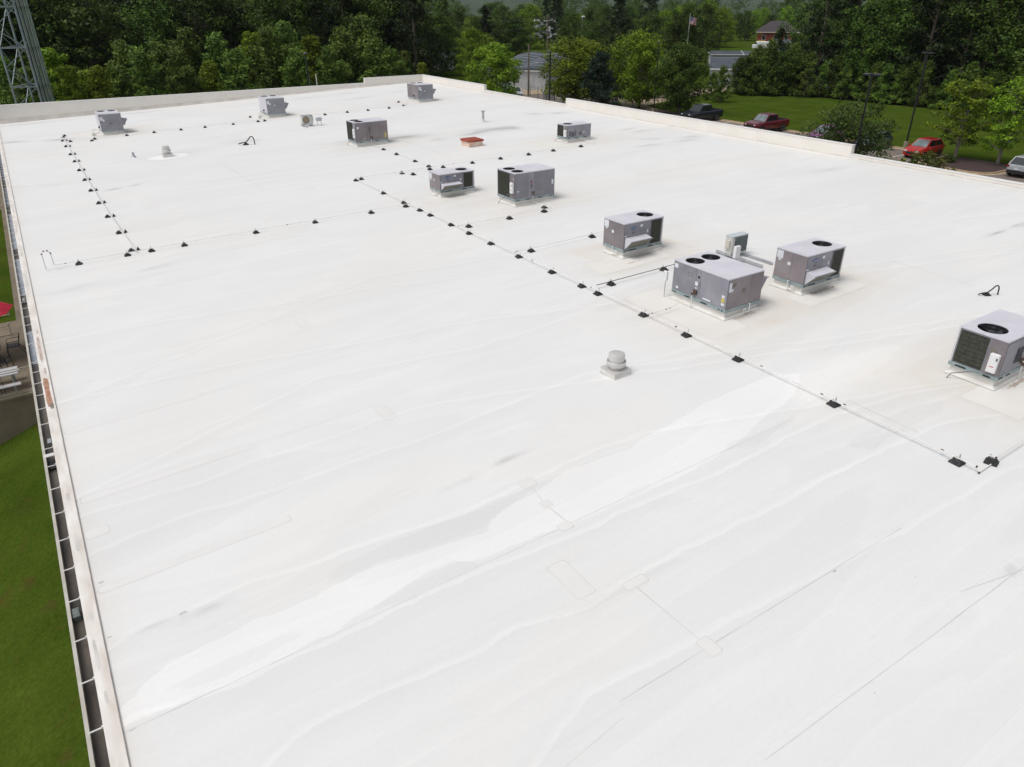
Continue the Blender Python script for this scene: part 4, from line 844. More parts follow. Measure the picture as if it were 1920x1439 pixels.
def gooseneck(px_, py_, sc, label, flip):
    p = rp(px_,py_); t = thing('gooseneck_conduit', label, 'conduit', p, R(flip), 'black hooked conduits')
    b = MB(); b.tube([(-.50,0,.06),(-.30,0,.12),(-.05,0,.15),(.12,0,.30),(.26,0,.47),(.34,0,.50),(.42,0,.46),(.47,0,.34),(.49,0,.08),(.49,0,.0)], .032, 8); b.build('hooked_pipe', MT['cable'], t, smooth=True)
    b = MB(); b.bbox((-.22,-.13,.0),(.10,.13,.05),.01); b.bbox((-.13,-.08,.05),(.03,.08,.12),.01); b.build('rubber_block', MT['rubber'], t); t.scale = (sc,)*3; return t
gooseneck(463,272,1.05,'black hooked conduit lying left of the far round-grille condenser', -28)
gooseneck(1852,554,.62,'black hooked conduit on a rubber block near the right picture edge', -30)
# ------------------------------------------------------------------ ground
def gheight(x, y):
    if y < 31.8 and x < 1: 
        q = max(0, -1.3-x); return -5.95-min(q,7)*.40-.25*min(1,max(0,(31.8-y)/30)) - (.02*math.sin(x*1.7+y*.6)+.03*math.sin(y*1.1))
    if y < 31.8: return -7.2
    d = math.hypot(x,y)
    return GZ + (0 if d < 330 else -(d-330)*.012)
gx = sorted(set([-3500,-1500,-600,-250,-120,-60,-30,-20,-15]+[round(-12+.6*i,2) for i in range(20)]+[0.5,1.0,1.05,20,36,45,60,100,160,250,350,500,800,1500,3500]))
gy = sorted(set([-400,-100,-40]+[float(v) for v in range(-20,31,1)]+[31.3,31.75,31.85,33,38,50,70,100,150,220,300,400,600,1000,1800,4500]))
b = MB(); V = [(x,y,gheight(x,y)) for y in gy for x in gx]; n = len(gx); b.add(V, [(j*n+i,j*n+i+1,(j+1)*n+i+1,(j+1)*n+i) for j in range(len(gy)-1) for i in range(n-1)])
gr = struct(b.build('ground', MT['ground'], fix=False)); 
def sheet(name, pts, z, m, kind=True, th=.0):
    b = MB(); b.quad(*[(x,y,z) for x,y in pts]); o = b.build(name, m, fix=False); struct(o); return o
def sub(pts, k=1): return pts
# patio side
b = MB(); b.box((-9,31.80,GZ-.1),(-1.03,40.5,GZ+.012)); b.box((-2.26,40.5,GZ-.1),(-1.03,YB+8,GZ+.010)); b.box((-9,66,GZ-.1),(-2.26,68,GZ+.010)); struct(b.build('patio', MT['patio']))
t = thing('retaining_wall', 'beige concrete retaining wall below the patio railing', 'wall', (-5,31.6,-8))
b = MB(); b.box((-7,-.0,.4),(3.97,.22,2.93)); w_ = b.build('wall_body', mat('patio_wall', (.17,.14,.105), .9, col2=(.24,.20,.155), scale=1.5, detail=8), t); b = MB(); b.box((-7,-.04,2.93),(3.97,.28,3.02)); b.build('coping', mat('wall_coping', (.26,.225,.17), .85), t); b = MB(); b.box((-7,-.006,2.55),(3.97,-.001,2.565)); b.build('joint', MT['grime'], t)
t = thing('railing', 'thin pale metal railing along the patio edge above the retaining wall', 'railing', (-5,31.72,GZ))
b = MB()
for z in (1.07,.97,.12): b.tube([(-4,0,z),(3.97,0,z)], .018, 6)
b.build('rail', MT['paletube'], t)
b = MB()
for i in range(14): b.tube([(-1.3+i*.13-2.0,0,.12),(-1.3+i*.13-2.0,0,.97)], .008, 4)
for i in range(14): b.tube([(.42+i*.13,0,.12),(.42+i*.13,0,.97)], .008, 4)
b.build('baluster', MT['blackmetal'], t)
# picnic table
t = thing('picnic_table', 'white plastic folding picnic table with bench beside the railing', 'picnic table', (-3.15,32.45,GZ+.012))
b = MB(); b.bbox((-.9,-.37,.70),(.85,.37,.75),.02); b.build('table_top', MT['plastic'], t)
for y in (-.72,.72):
    b = MB(); b.bbox((-.9,y-.13,.42),(.85,y+.13,.455),.015); b.build('bench_seat', MT['plastic'], t)
for x in (-.62,.6):
    b = MB(); b.tube([(x,-.75,.0),(x,-.72,.42)], .02, 6); b.tube([(x,.75,.0),(x,.72,.42)], .02, 6); b.tube([(x,-.72,.36),(x,.72,.36)], .018, 6); b.tube([(x,-.25,.70),(x,-.55,.0)], .02, 6); b.tube([(x,.25,.70),(x,.55,.0)], .02, 6); b.build('leg_frame', MT['tower'], t)
# patio set
def chair(x, y, r, label):
    t = thing('patio_chair', label, 'chair', (x,y,GZ+.012), r, 'black iron patio chairs')
    b = MB(); b.bbox((-.24,-.24,.42),(.24,.24,.45),.012); b.build('seat', MT['blackmetal'], t)
    b = MB()
    for i in range(7): u = -.2+i*.066; b.tube([(u,.22,.45),(u,.27,.66),(u,.33,.90-.05*abs(u)/.2)], .009, 5)
    b.tube([(-.22,.22,.45),(-.23,.27,.68),(-.17,.335,.90),(0,.34,.95),(.17,.335,.90),(.23,.27,.68),(.22,.22,.45)], .014, 6); b.build('backrest', MT['blackmetal'], t)
    for s in (-1,1):
        b = MB(); b.tube([(s*.23,.26,.68),(s*.27,.05,.68),(s*.27,-.2,.66),(s*.25,-.22,.5),(s*.24,-.2,.44)], .013, 6); b.build('armrest', MT['blackmetal'], t)
        b = MB(); b.tube([(s*.22,-.21,.43),(s*.24,-.27,.3),(s*.24,-.24,.12),(s*.25,-.30,.0)], .015, 6); b.build('leg', MT['blackmetal'], t)
        b = MB(); b.tube([(s*.22,.2,.43),(s*.23,.26,.28),(s*.24,.36,.1),(s*.25,.42,.0)], .015, 6); b.build('leg', MT['blackmetal'], t)
    return t
chair(-2.42,36.05,R(-90),'black iron patio chair right of the table, nearest the gutter')
chair(-2.85,34.35,R(160),'black iron patio chair in front of the patio table, half hidden at the picture edge')
t = thing('patio_table', 'black iron patio table at the left picture edge', 'table', (-3.55,35.6,GZ+.012))
b = MB(); b.bbox((-.6,-.6,.70),(.72,.6,.73),.01); 
for i in range(9): b.box((-.55+i*.14,-.55,.73),(-.545+i*.14,.55,.735))
b.build('table_top', MT['blackmetal'], t)
for sx in (-1,1):
    for sy_ in (-1,1):
        b = MB(); b.tube([(sx*.5,sy_*.5,.7),(sx*.42,sy_*.42,.35),(sx*.52,sy_*.52,0)], .02, 6); b.build('leg', MT['blackmetal'], t)
t = thing('patio_umbrella', 'bright red patio umbrella at the left picture edge', 'umbrella', (-3.35,36.2,GZ+.012))
b = MB(); n = 8; top = (0,0,2.72); rim = [(1.42*math.cos(2*math.pi*i/n+.12),1.42*math.sin(2*math.pi*i/n+.12),2.10) for i in range(n)]; mid = [(.7*math.cos(2*math.pi*i/n+.12),.7*math.sin(2*math.pi*i/n+.12),2.47) for i in range(n)]
b.add([top]+mid+rim, [(0,1+i,1+(i+1)%n) for i in range(n)]+[(1+i,9+i,9+(i+1)%n,1+(i+1)%n) for i in range(n)]); b.build('canopy', MT['redcloth'], t)
b = MB(); b.tube([(0,0,0),(0,0,2.75)], .024, 8); b.build('pole', MT['wood'], t); b = MB()
for q in rim: b.tube([(0,0,2.05),(q[0]*.55,q[1]*.55,2.40)], .008, 4)
b.build('rib', MT['wood'], t); b = MB(); b.lathe([(.25,0),(.25,.05),(.06,.09)], (0,0,0), 14); b.build('base', MT['blackmetal'], t)
for i,(y,l) in enumerate([(41.4,'upper pale frame of the red umbrella bench on the lawn edge'),(38.6,'lower pale frame beside the red umbrella')]):
    t = thing('glider_frame', l, 'bench frame', (-3.2,y,GZ+.012)); b = MB(); b.tube([(-1.2,0,.05),(.75,0,.05)], .022, 6); b.tube([(-1.2,0,.5),(.75,0,.5)], .022, 6); b.build('rail', MT['paletube'], t)
    for sx in (-1.1,.7):
        b = MB(); b.tube([(sx,0,.0),(sx,0,.62)], .026, 6); b.build('post', MT['paletube'], t)
t = bpy.data.objects['glider_frame']
# ------------------------------------------------------------------ car park
def flat(name, pts, m, z, mt=None): return sheet(name, pts, z, MT[m])
flat('parking_lot', [(49,-30),(76.6,-30),(76.6,78),(79.5,86),(80.5,104),(62,106),(60,82),(49,74)], 'asphalt', GZ+.004)
flat('yard', [(66,106.05),(80.5,104.05),(84,103),(84,125),(72,125)], 'gravel', GZ+.004)
flat('side_road', [(79.0,84),(100,90.5),(130,88),(131,92),(100,95.5),(80.5,93.5)], 'gravel', GZ+.006)
def kerb(name, pts, wd=.16, h=.13, label=None, closed=False, wide=None):
    b = MB(); n = len(pts); P = [Vector(p) for p in pts]; L = []; Rr = []
    for i in range(n):
        a = P[i-1] if (i > 0 or closed) else P[i]; c = P[(i+1)%n] if (i < n-1 or closed) else P[i]
        d = (c-a).normalized(); nn = Vector((-d.y,d.x)); L.append(P[i]+nn*wd/2); Rr.append(P[i]-nn*wd/2)
    v = [(p.x,p.y,GZ-.05) for p in L]+[(p.x,p.y,GZ-.05) for p in Rr]+[(p.x,p.y,GZ+h) for p in L]+[(p.x,p.y,GZ+h) for p in Rr]
    f = []
    for i in range(n if closed else n-1):
        j = (i+1)%n; f += [(i,j,2*n+j,2*n+i),(n+i,3*n+i,3*n+j,n+j),(2*n+i,2*n+j,3*n+j,3*n+i)]
    b.add(v, f); return struct(b.build(name, MT['kerb']))
def arc(cx,cy,r,a0,a1,k=7): return [(cx+r*math.cos(R(a0+(a1-a0)*i/k)), cy+r*math.sin(R(a0+(a1-a0)*i/k))) for i in range(k+1)]
isl1 = [(76.7,38.05),(72.6,38.05)]+arc(72.2,36.3,1.75,90,180)+arc(72.3,33.2,1.85,180,270)+[(76.7,31.35)]
isl2 = [(76.7,79.3),(72.4,79.3)]+arc(72.2,77.5,1.8,90,180)+arc(72.2,72.9,1.8,180,270)+[(76.7,71.1)]
for i_, il in enumerate((isl1, isl2)):
    kerb('island_kerb', il); b = MB(); b.quad(*[(x,y,GZ+.11) for x,y in reversed(il)]); struct(b.build('mulch_bed', MT['mulch'], fix=False))
    gut_ = []
    flat('gutter_pan', [(x-.0,y) for x,y in il], 'kerb', GZ+.012)
    cx_ = 74; cy_ = (il[0][1]+il[-1][1])/2
    b = MB(); b.quad(*[(cx_+(x-cx_)*(1.13 if x < 76 else 1), cy_+(y-cy_)*1.12, GZ+.009) for x,y in reversed(il)]); struct(b.build('gutter_pan', MT['kerb'], fix=False))
kerb('kerb', [(76.7,38.05),(76.7,71.1)]); kerb('kerb', [(76.7,79.3),(76.9,84),(79.0,88)]); kerb('kerb', [(76.7,31.35),(76.7,-30)]); kerb('kerb', [(48.9,-30),(48.9,74)])
flat('gutter_pan', [(76.1,38.2),(76.62,38.2),(76.62,71),(76.1,71)], 'kerb', GZ+.014)
st = MB()
for i in range(12):
    y = 38.15+2.75*i
    st.box((71.6,y-.06,GZ+.004),(76.1,y+.06,GZ+.0085))
for i in range(-8,0):
    y = 31.2+2.75*(i+1)-.1; st.box((71.6,y-.06,GZ+.004),(76.1,y+.06,GZ+.0085))
struct(st.build('bay_lines', MT['line']))
# ------------------------------------------------------------------ vehicles (nose toward -X)
def wheel(parent, x, y, r, side):
    b = MB(); n = 20; 
    def ring(rad, yy): return [(x+rad*math.cos(2*math.pi*i/n), yy, r+rad*math.sin(2*math.pi*i/n)) for i in range(n)]
    y0, y1 = (y-.11, y+.11); v = ring(r*.94,y0)+ring(r,y0+.03)+ring(r,y1-.03)+ring(r*.94,y1); f = []
    for k in range(3):
        for i in range(n): j = (i+1)%n; f.append((k*n+i,k*n+j,(k+1)*n+j,(k+1)*n+i))
    f += [tuple(range(n)), tuple(range(3*n,4*n))]; b.add(v, f); w_ = b.build('wheel', MT['tyre'], parent)
    b = MB(); yo = y0-.006 if side < 0 else y1+.006; v = ring(r*.62,yo)+[(x,yo+(.03 if side < 0 else -.03),r)]; b.add(v, [(i,(i+1)%n,n) for i in range(n)]); b.build('rim', MT['rim'], w_)
def vehicle(name, label, x, y, col, kind, rzr=0, cat='car', loc2=None, group='vehicles in the car park', glassm='glass'):
    W = {'suv':1.82,'pickup':2.02}[kind]; Lg = {'suv':4.45,'pickup':5.75}[kind]; h = {'suv':1.66,'pickup':1.99}[kind]
    t = thing(name, label, cat, (x,y,GZ+.006), rzr, group); hw = W/2; rw = .34 if kind == 'suv' else .41
    pm = mat('car_paint_'+name, col, .28, .25, var=.06, coat=.6)
    # body lower: stations along x with belt height and width
    if kind == 'suv': S = [(0,.42,.62,.72),(.06,.30,.78,.90),(.35,.24,.93,.97),(1.15,.22,1.03,1.0),(1.3,.22,1.05,1.0),(2.4,.22,1.07,1.0),(3.7,.24,1.10,1.0),(4.2,.30,1.08,.96),(4.40,.36,1.0,.90),(4.45,.42,.8,.84)]
    else: S = [(0,.50,.95,.90),(.05,.40,1.14,.95),(.30,.36,1.22,.98),(1.45,.34,1.28,1.0),(1.6,.34,1.28,1.0),(3.88,.34,1.29,1.0),(5.6,.38,1.33,.99),(5.75,.50,1.31,.97)]
    b = MB(); v = []; f = []; m = 10
    for (sx,zb,zt,k) in S:
        w_ = hw*k; zm = (zb+zt)/2
        v += [(sx,-w_*.86,zb),(sx,-w_*.98,zb+.10),(sx,-w_,zm),(sx,-w_*.99,zt-.12),(sx,-w_*.90,zt),(sx,w_*.90,zt),(sx,w_*.99,zt-.12),(sx,w_,zm),(sx,w_*.98,zb+.10),(sx,w_*.86,zb)]
    if kind == 'pickup':
        nb = len(S)-2      # leave the bed open
    for k in range(len(S)-1):
        for i in range(m):
            j = (i+1)%m
            if kind == 'pickup' and k >= 5 and i == 4: continue
            f.append((k*m+i,k*m+j,(k+1)*m+j,(k+1)*m+i))
    f += [tuple(range(m)), tuple((len(S)-1)*m+i for i in range(m-1,-1,-1))]
    b.add(v, f); b.build('body', pm, t, smooth=True)
    if kind == 'pickup':
        b = MB(); b.box((3.92,-.80,.72),(5.66,.80,.76)); 
        b.box((3.90,-.86,.74),(5.68,-.80,1.28)); b.box((3.90,.80,.74),(5.68,.86,1.28)); b.box((5.60,-.8,.74),(5.68,.8,1.28)); b.box((3.90,-.8,.74),(3.96,.8,1.28)); b.build('cargo_bed', MT['dark'], t)
    # greenhouse
    if kind == 'suv': xa,xb,xc,xd,zb,zt = 1.12,1.95,3.75,4.32,1.03,h; kb,kt = .90,.74
    else: xa,xb,xc,xd,zb,zt = 1.50,2.20,3.72,3.90,1.27,h; kb,kt = .90,.76
    C = [(xa,-hw*kb,zb),(xa,hw*kb,zb),(xd,hw*kb,zb),(xd,-hw*kb,zb),(xb,-hw*kt,zt-.03),(xb,hw*kt,zt-.03),(xc,hw*kt,zt-.03),(xc,-hw*kt,zt-.03),(xb+.2,-hw*kt*.85,zt+.02),(xb+.2,hw*kt*.85,zt+.02),(xc-.15,hw*kt*.85,zt+.02),(xc-.15,-hw*kt*.85,zt+.02)]
    b = MB(); b.add(C, [(0,1,5,4),(1,2,6,5),(2,3,7,6),(3,0,4,7),(4,5,9,8),(5,6,10,9),(6,7,11,10),(7,4,8,11),(8,9,10,11)]); b.build('cabin', pm, t)
    def pane(nm, q, m_, e=.012, ins=.06):
        P = [Vector(C[i]) for i in q]; c = sum(P,Vector())/4; nn = (P[1]-P[0]).cross(P[2]-P[0]).normalized(); mid_ = Vector(((xa+xd)/2,0,(zb+zt)/2))
        if nn.dot(c-mid_) < 0: nn = -nn
        Q = [p+(c-p).normalized()*ins*1.4+nn*e for p in P]; b = MB(); b.quad(*Q); b.build(nm, m_, t, fix=False)
    pane('windscreen', (0,1,5,4), MT[glassm] if glassm == 'glass' else MT['palewind']); pane('rear_window', (2,3,7,6), MT['glass'])
    for side, q in ((-1,(3,0,4,7)),(1,(1,2,6,5))):
        A,Bq,Cq,Dq = [Vector(C[i]) for i in q]
        if side < 0: lo0,lo1,hi1,hi0 = Bq,A,Dq,Cq
        else: lo0,lo1,hi1,hi0 = A,Bq,Cq,Dq
        for (u0,u1) in ((.10,.48),(.52,.90)):
            q2 = [lo0.lerp(lo1,u0).lerp(hi0.lerp(hi1,u0),.10), lo0.lerp(lo1,u1).lerp(hi0.lerp(hi1,u1),.10), lo0.lerp(lo1,u1).lerp(hi0.lerp(hi1,u1),.86), lo0.lerp(lo1,u0).lerp(hi0.lerp(hi1,u0),.86)]
            b = MB(); b.quad(*[p+Vector((0,side*.014,.004)) for p in q2]); b.build('side_window', MT['glass'], t, fix=False)
        wb = (.88,3.55) if kind == 'suv' else (1.0,4.65)
        for wx in wb:
            b = MB(); n = 14; rr = rw*1.16; yo = side*(hw+.006)
            b.add([(wx+rr*math.cos(math.pi*i/n),yo,rw+rr*math.sin(math.pi*i/n)) for i in range(n+1)]+[(wx+rr,yo,rw-.12),(wx-rr,yo,rw-.12)], [tuple(range(n+1))+(n+2,n+1)]); b.build('wheel_arch', MT['dark'], t)
            wheel(t, wx, side*(hw-.09), rw, side)
        b = MB(); b.bbox((-.01 if kind == 'suv' else .0,side*hw*.62-.16,.66 if kind == 'suv' else .86),(.10,side*hw*.62+.16,.80 if kind == 'suv' else 1.05),.02); b.build('headlight', MT['lamp'], t)
        b = MB(); b.box((Lg-.06,side*hw*.80-.10,.82 if kind == 'suv' else .90),(Lg+.006,side*hw*.80+.10,1.0 if kind == 'suv' else 1.2)); b.build('tail_light', MT['tail'], t)
        b = MB(); b.bbox((xa+.15,side*(hw+.12)-.09,zb-.02),(xa+.27,side*(hw+.12)+.09,zb+.13),.02); b.build('mirror', pm if kind == 'suv' else MT['dark'], t)
        b = MB(); b.box((1.1,side*(hw-.015)-.012,.26 if kind == 'suv' else .42),(3.3 if kind == 'suv' else 4.0,side*(hw-.015)+.012,.36 if kind == 'suv' else .50)); b.build('sill', MT['dark'], t)
    b = MB(); zq = .45 if kind == 'suv' else .58
    b.box((-.012,-hw*.52,zq),(.05,hw*.52,zq+(.22 if kind == 'suv' else .42))); b.build('front_grille', MT['dark'], t)
    b = MB(); b.bbox((Lg-.12,-hw*.84,.34 if kind == 'suv' else .46),(Lg+.05,hw*.84,.62 if kind == 'suv' else .66),.03); b.build('rear_bumper', MT['dark'], t)
    b = MB(); b.box((Lg+.04,-.16,.68),(Lg+.056,.16,.78)); b.build('number_plate', MT['white'], t)
    return t
vehicle('pickup_truck','black pickup truck beside the round-headed tree at the lawn edge',71.05,68.5,(.018,.022,.035),'pickup',cat='pickup')
vehicle('pickup_truck','dark red pickup truck parked on its own by the lawn kerb',71.0,58.25,(.14,.006,.018),'pickup',cat='pickup',glassm='p')
vehicle('parked_car','bright red compact SUV beside the mulched island',72.1,39.45,(.52,.015,.012),'suv',glassm='p')
vehicle('parked_car','dark grey SUV half hidden behind the bushy tree near the roof edge',71.9,44.75,(.05,.07,.08),'suv')
vehicle('parked_car','purple car mostly hidden behind the parapet and the bushy tree',71.6,50.2,(.20,.07,.17),'suv',glassm='p')
vehicle('parked_car','silver SUV seen from behind at the right picture edge',76.0,29.6,(.42,.45,.48),'suv',rzr=R(180))
vehicle('parked_car','white car behind the far parapet at the foot of the wooden pole',gp(972,187).x,gp(972,187).y,(.55,.57,.60),'suv',rzr=R(70))
vehicle('parked_car','dark blue-grey car by the rounded tree beyond the far parapet',gp(957,184).x,gp(957,184).y,(.05,.08,.12),'suv',rzr=R(70),glassm='p')
# ------------------------------------------------------------------ trees
def leafcloud(centres, n_per, size, flat, seed, droop=0.0, out=None, squash=.6):
    """leaf quads round the given clump centres (x,y,z,r) -> vertex array"""
    r = np.random.default_rng(seed); C = np.array(centres); k = len(C)
    cc = np.repeat(C, n_per, axis=0); n = len(cc)
    d = r.normal(size=(n,3)); d /= np.linalg.norm(d,axis=1)[:,None]; rad = r.random(n)**.45
    p = cc[:,:3]+d*(rad*cc[:,3])[:,None]*np.array([1,1,squash])
    nrm = r.normal(size=(n,3))*(1-flat)+np.array([0,0,1.0])*flat*1.6+d*.6
    nrm /= np.linalg.norm(nrm,axis=1)[:,None]
    a = np.cross(nrm, r.normal(size=(n,3))); a /= np.linalg.norm(a,axis=1)[:,None]; b_ = np.cross(nrm,a)
    s = size*(.6+.8*r.random(n))[:,None]
    v = np.stack([p-a*s*.5, p+b_*s*.30-nrm*s*.06, p+a*s*.5-np.array([0,0,1])*s*droop, p-b_*s*.30-nrm*s*.06],1)
    return v.reshape(-1,3)
def leafmesh(name, v, m):
    me = bpy.data.meshes.new(name); n = len(v)//4
    me.vertices.add(len(v)); me.vertices.foreach_set('co', v.astype('f').ravel()); me.loops.add(len(v)); me.loops.foreach_set('vertex_index', np.arange(len(v),dtype='i'))
    me.polygons.add(n); me.polygons.foreach_set('loop_start', np.arange(0,len(v),4,dtype='i')); me.polygons.foreach_set('loop_total', np.full(n,4,dtype='i')); me.update(calc_edges=True)
    me.materials.append(m); return me
def tree_parts(kind, H, Wd, seed, m, bark='bark', leaf=.34, dens=1.0):
    """trunk mesh builder and the leaf clumps of a tree standing at the origin"""
    r = random.Random(seed); tb = MB(); C = []
    lean = Vector((r.uniform(-.03,.03)*H, r.uniform(-.03,.03)*H, 0))
    def axis(t): return Vector((lean.x*t*t, lean.y*t*t, H*t))
    tr = .014*H+.05
    z0, n = {'pine':(.16,26),'broad':(.08,40),'young':(.04,26),'round':(.13,46),'maple':(.22,34),'cedar':(.03,38),'shrub':(.03,26)}[kind]
    n = int(n*dens); top = .97 if kind in ('pine','cedar','young') else .90
    tb.tube([axis(t) for t in (0,.2,.45,.7,top-.03)], tr, 8, .03)
    wob = [r.random()*6.28 for _ in range(4)]
    for i in range(n):
        u = (i+.5)/n; u = u if kind in ('pine','cedar') else u**.9; t = z0+(top-z0)*u
        if kind == 'pine': env = min(1,(1-u)*1.5+.12)*(.65+.45*r.random())
        elif kind == 'cedar': env = (1-u)**.7*.95+.05
        elif kind == 'young': env = (1-u)**.6*(.8+.25*math.sin(u*8+seed))+.06
        elif kind == 'maple': env = math.sqrt(max(.06,1-(2*u-.8)**2/1.55))*(.6+.45*r.random())
        else: env = math.sqrt(max(.08,1-(2*u-.86)**2/1.35))*(.84+.2*r.random())
        a = i*2.399+r.gauss(0,.45); env *= 1+.16*math.sin(a*2+wob[0])+.10*math.sin(a*3+u*7+wob[1])
        rr = Wd/2*env; base = axis(max(.03,t-.10)); tip = axis(t)+Vector((math.cos(a)*rr,math.sin(a)*rr,r.gauss(.01,.022)*H))
        tb.tube([base, base.lerp(tip,.5)+Vector((0,0,.012*H)), base.lerp(tip,.9)], .008*H*(1.1-t)+.02, 5, .015)
        cr_ = {'pine':.15,'maple':.12,'cedar':.13}.get(kind,.145)*Wd
        for q in ((.40,.9),(.72,1.0),(.98,.85)):
            c = base.lerp(tip,q[0]); g = .05*Wd; C.append((c.x+r.gauss(0,g),c.y+r.gauss(0,g),c.z+r.gauss(0,.012*H),cr_*q[1]*(.7+.6*r.random())))
    C.append((axis(top).x,axis(top).y,H*top,Wd*.10))
    return tb, C, {'pine':.4,'broad':.5,'young':.4,'round':.45,'maple':.5,'cedar':.25,'shrub':.35}[kind], {'pine':.5,'broad':.6,'young':.75,'round':.7,'maple':.5,'cedar':.7,'shrub':.75}[kind]
LM = {'pine': leafmat('pine_needles',(.009,.018,.005),(.022,.038,.009),(.058,.082,.018)),
      'broad': leafmat('oak_leaves',(.020,.042,.006),(.056,.098,.011),(.14,.21,.027)),
      'bright': leafmat('bright_leaves',(.052,.10,.007),(.15,.24,.013),(.34,.45,.022)),
      'young': leafmat('sapling_leaves',(.040,.078,.014),(.11,.175,.026),(.26,.36,.055)),
      'lime': leafmat('lime_leaves',(.07,.12,.008),(.17,.25,.014),(.33,.42,.025)),
      'olive': leafmat('olive_leaves',(.024,.046,.010),(.058,.095,.020),(.135,.19,.042)),
      'blue': leafmat('cedar_needles',(.012,.026,.018),(.028,.052,.034),(.060,.092,.060)),
      'flame': leafmat('new_growth_leaves',(.045,.06,.010),(.085,.115,.018),(.26,.10,.025))}
def proto(name, kind, H, Wd, seed, lm, npl=46, leaf=.34, bark='bark', dens=1.0):
    tb, C, fl, sq = tree_parts(kind, H, Wd, seed, lm, dens=dens)
    v = leafcloud(C, npl, leaf, fl, seed, .15, squash=sq)
    return dict(trunk=tb.mesh('trunk', MT[bark]), crown=leafmesh('crown', v, LM[lm]), H=H, W=Wd, name=name)
def plant(pr, x, y, z, s, rzr, label, cat, group=None, sz=None):
    t = thing(pr['name'], label, cat, (x,y,z), rzr, group); t.scale = (s,s,sz or s)
    for k in ('trunk','crown'):
        o = bpy.data.objects.new(k, pr[k]); COL.objects.link(o); o.parent = t
    return t
PIN = [proto('pine_tree','pine',20,8.5,s,'pine',95,.42) for s in (1,2,3)]
BRD = [proto('broadleaf_tree','broad',16,11,s+10,'broad',85,.42) for s in (1,2,3)]
BRB = [proto('broadleaf_tree','broad',15,10,s+20,'bright',80,.40) for s in (1,2)]
YNG = [proto('young_tree','young',8,5.2,s+30,'young',90,.27) for s in (1,2,3)]
LIM = [proto('young_tree','young',8,4.8,s+40,'lime',90,.28) for s in (1,2)]
# individual trees in view
PR = proto('round_tree','round',9.2,7.2,51,'bright',110,.27); PR2 = proto('round_tree','round',9.6,8.2,52,'bright',120,.27)
OK_ = proto('oak_tree','round',9.3,6.6,53,'broad',110,.25,dens=1.0); MP = proto('maple_tree','maple',7.8,5.4,54,'bright',60,.23,'palebark'); MP2 = proto('maple_tree','maple',8.0,5.6,57,'bright',55,.23,'palebark')
CD = proto('cedar_tree','cedar',7.8,6.2,55,'blue',110,.25,dens=1.0); BU = proto('bushy_tree','shrub',7.3,6.2,56,'olive',150,.19,dens=1.1)
def at(px_, D, zt=None): q = dp(px_, 100, D); return q.x, q.y
x,y = at(931,112); plant(PR,x,y,GZ,1.05,.4,'rounded bright green tree left of the wooden pole by the white sheds','tree',sz=.98)
x,y = at(1082,113); plant(PR2,x,y,GZ,1.22,1.2,'wide bright green tree between the dark lamp post and the tall parapet','tree',sz=1.0)
x,y = at(1205,112); plant(PR2,x,y,GZ,1.02,2.9,'tall bright green tree left of the lone flagpole','tree',sz=1.10)
x,y = at(1128,103); plant(CD,x,y,GZ,1.0,0,'dark blue-green cedar in front of the wide bright tree','tree')
plant(OK_,76.3,74.9,GZ+.1,.98,0,'dense dark oak with bare trunk beside the black pickup','tree')
plant(MP,75.25,36.8,GZ+.1,1.0,.3,'slender open-crowned maple at the left of the mulched island','tree'); plant(MP2,76.3,33.3,GZ+.1,1.0,1.9,'open-crowned maple right of another on the mulched island','tree')
plant(BU,54.0,34.6,GZ,1.0,0,'bushy grey-green tree rising behind the end of the tall parapet','tree')
SH = proto('shrub','shrub',6.0,3.0,61,'flame',90,.15,dens=1.0); q = dp(1742,300,52); plant(SH,q.x,q.y,GZ,1.0,0,'green shrub with orange new leaves in front of the red SUV','shrub')
SH2 = proto('shrub','shrub',5.0,1.5,62,'bright',40,.14,dens=.7); q = dp(1690,300,52); plant(SH2,q.x,q.y,GZ,1.1,0,'small thin shrub left of the orange-leaved shrub','shrub')
q = dp(1500,300,60); SH3 = proto('shrub','shrub',5.0,4.0,63,'olive',90,.17,dens=1.2); q = dp(1560,260,62); plant(SH3,q.x,q.y,GZ,1.0,0,'dark low shrub at the left foot of the bushy grey-green tree','shrub')
SH4 = proto('shrub','shrub',.7,1.2,64,'olive',60,.08,dens=.7); plant(SH4,73.2,36.2,GZ+.1,1.0,0,'tiny green shrub in the mulched island','shrub')
# saplings behind the far parapet, left part
r = random.Random(5); kinds = YNG+LIM
for i, (px_, D, hh, k) in enumerate([(-60,104,6.8,0),(0,110,7.8,1),(40,100,7.2,2),(92,106,9.0,3),(120,98,7.6,3),(150,104,6.6,4),(172,98,7.4,4),(205,104,7.0,0),(236,112,9.4,0),(262,104,8.6,1),(300,112,8.8,1),(330,104,8.3,2),(352,118,10.2,2),(385,104,7.2,4),(410,114,9.6,1),(440,106,8.4,0),
      (470,116,10.0,3),(505,110,10.4,2),(530,118,11.2,0),(555,106,8.0,1),(588,114,9.5,3),(615,108,8.2,2),(650,112,10.6,0),(680,118,11.4,1),(706,110,9.2,0),(735,118,7.2,2),(758,124,6.6,1),(790,120,5.4,4)]):
    x,y = at(px_, D); pr = kinds[k]; s = hh/8
    plant(pr,x,y,GZ,s*1.06,r.random()*6,'%s young tree in the thicket behind the far parapet' % ('yellow-green' if k > 2 else 'mid green'),'tree','%s young trees behind the far parapet' % ('yellow-green' if k > 2 else 'mid green'),sz=s)
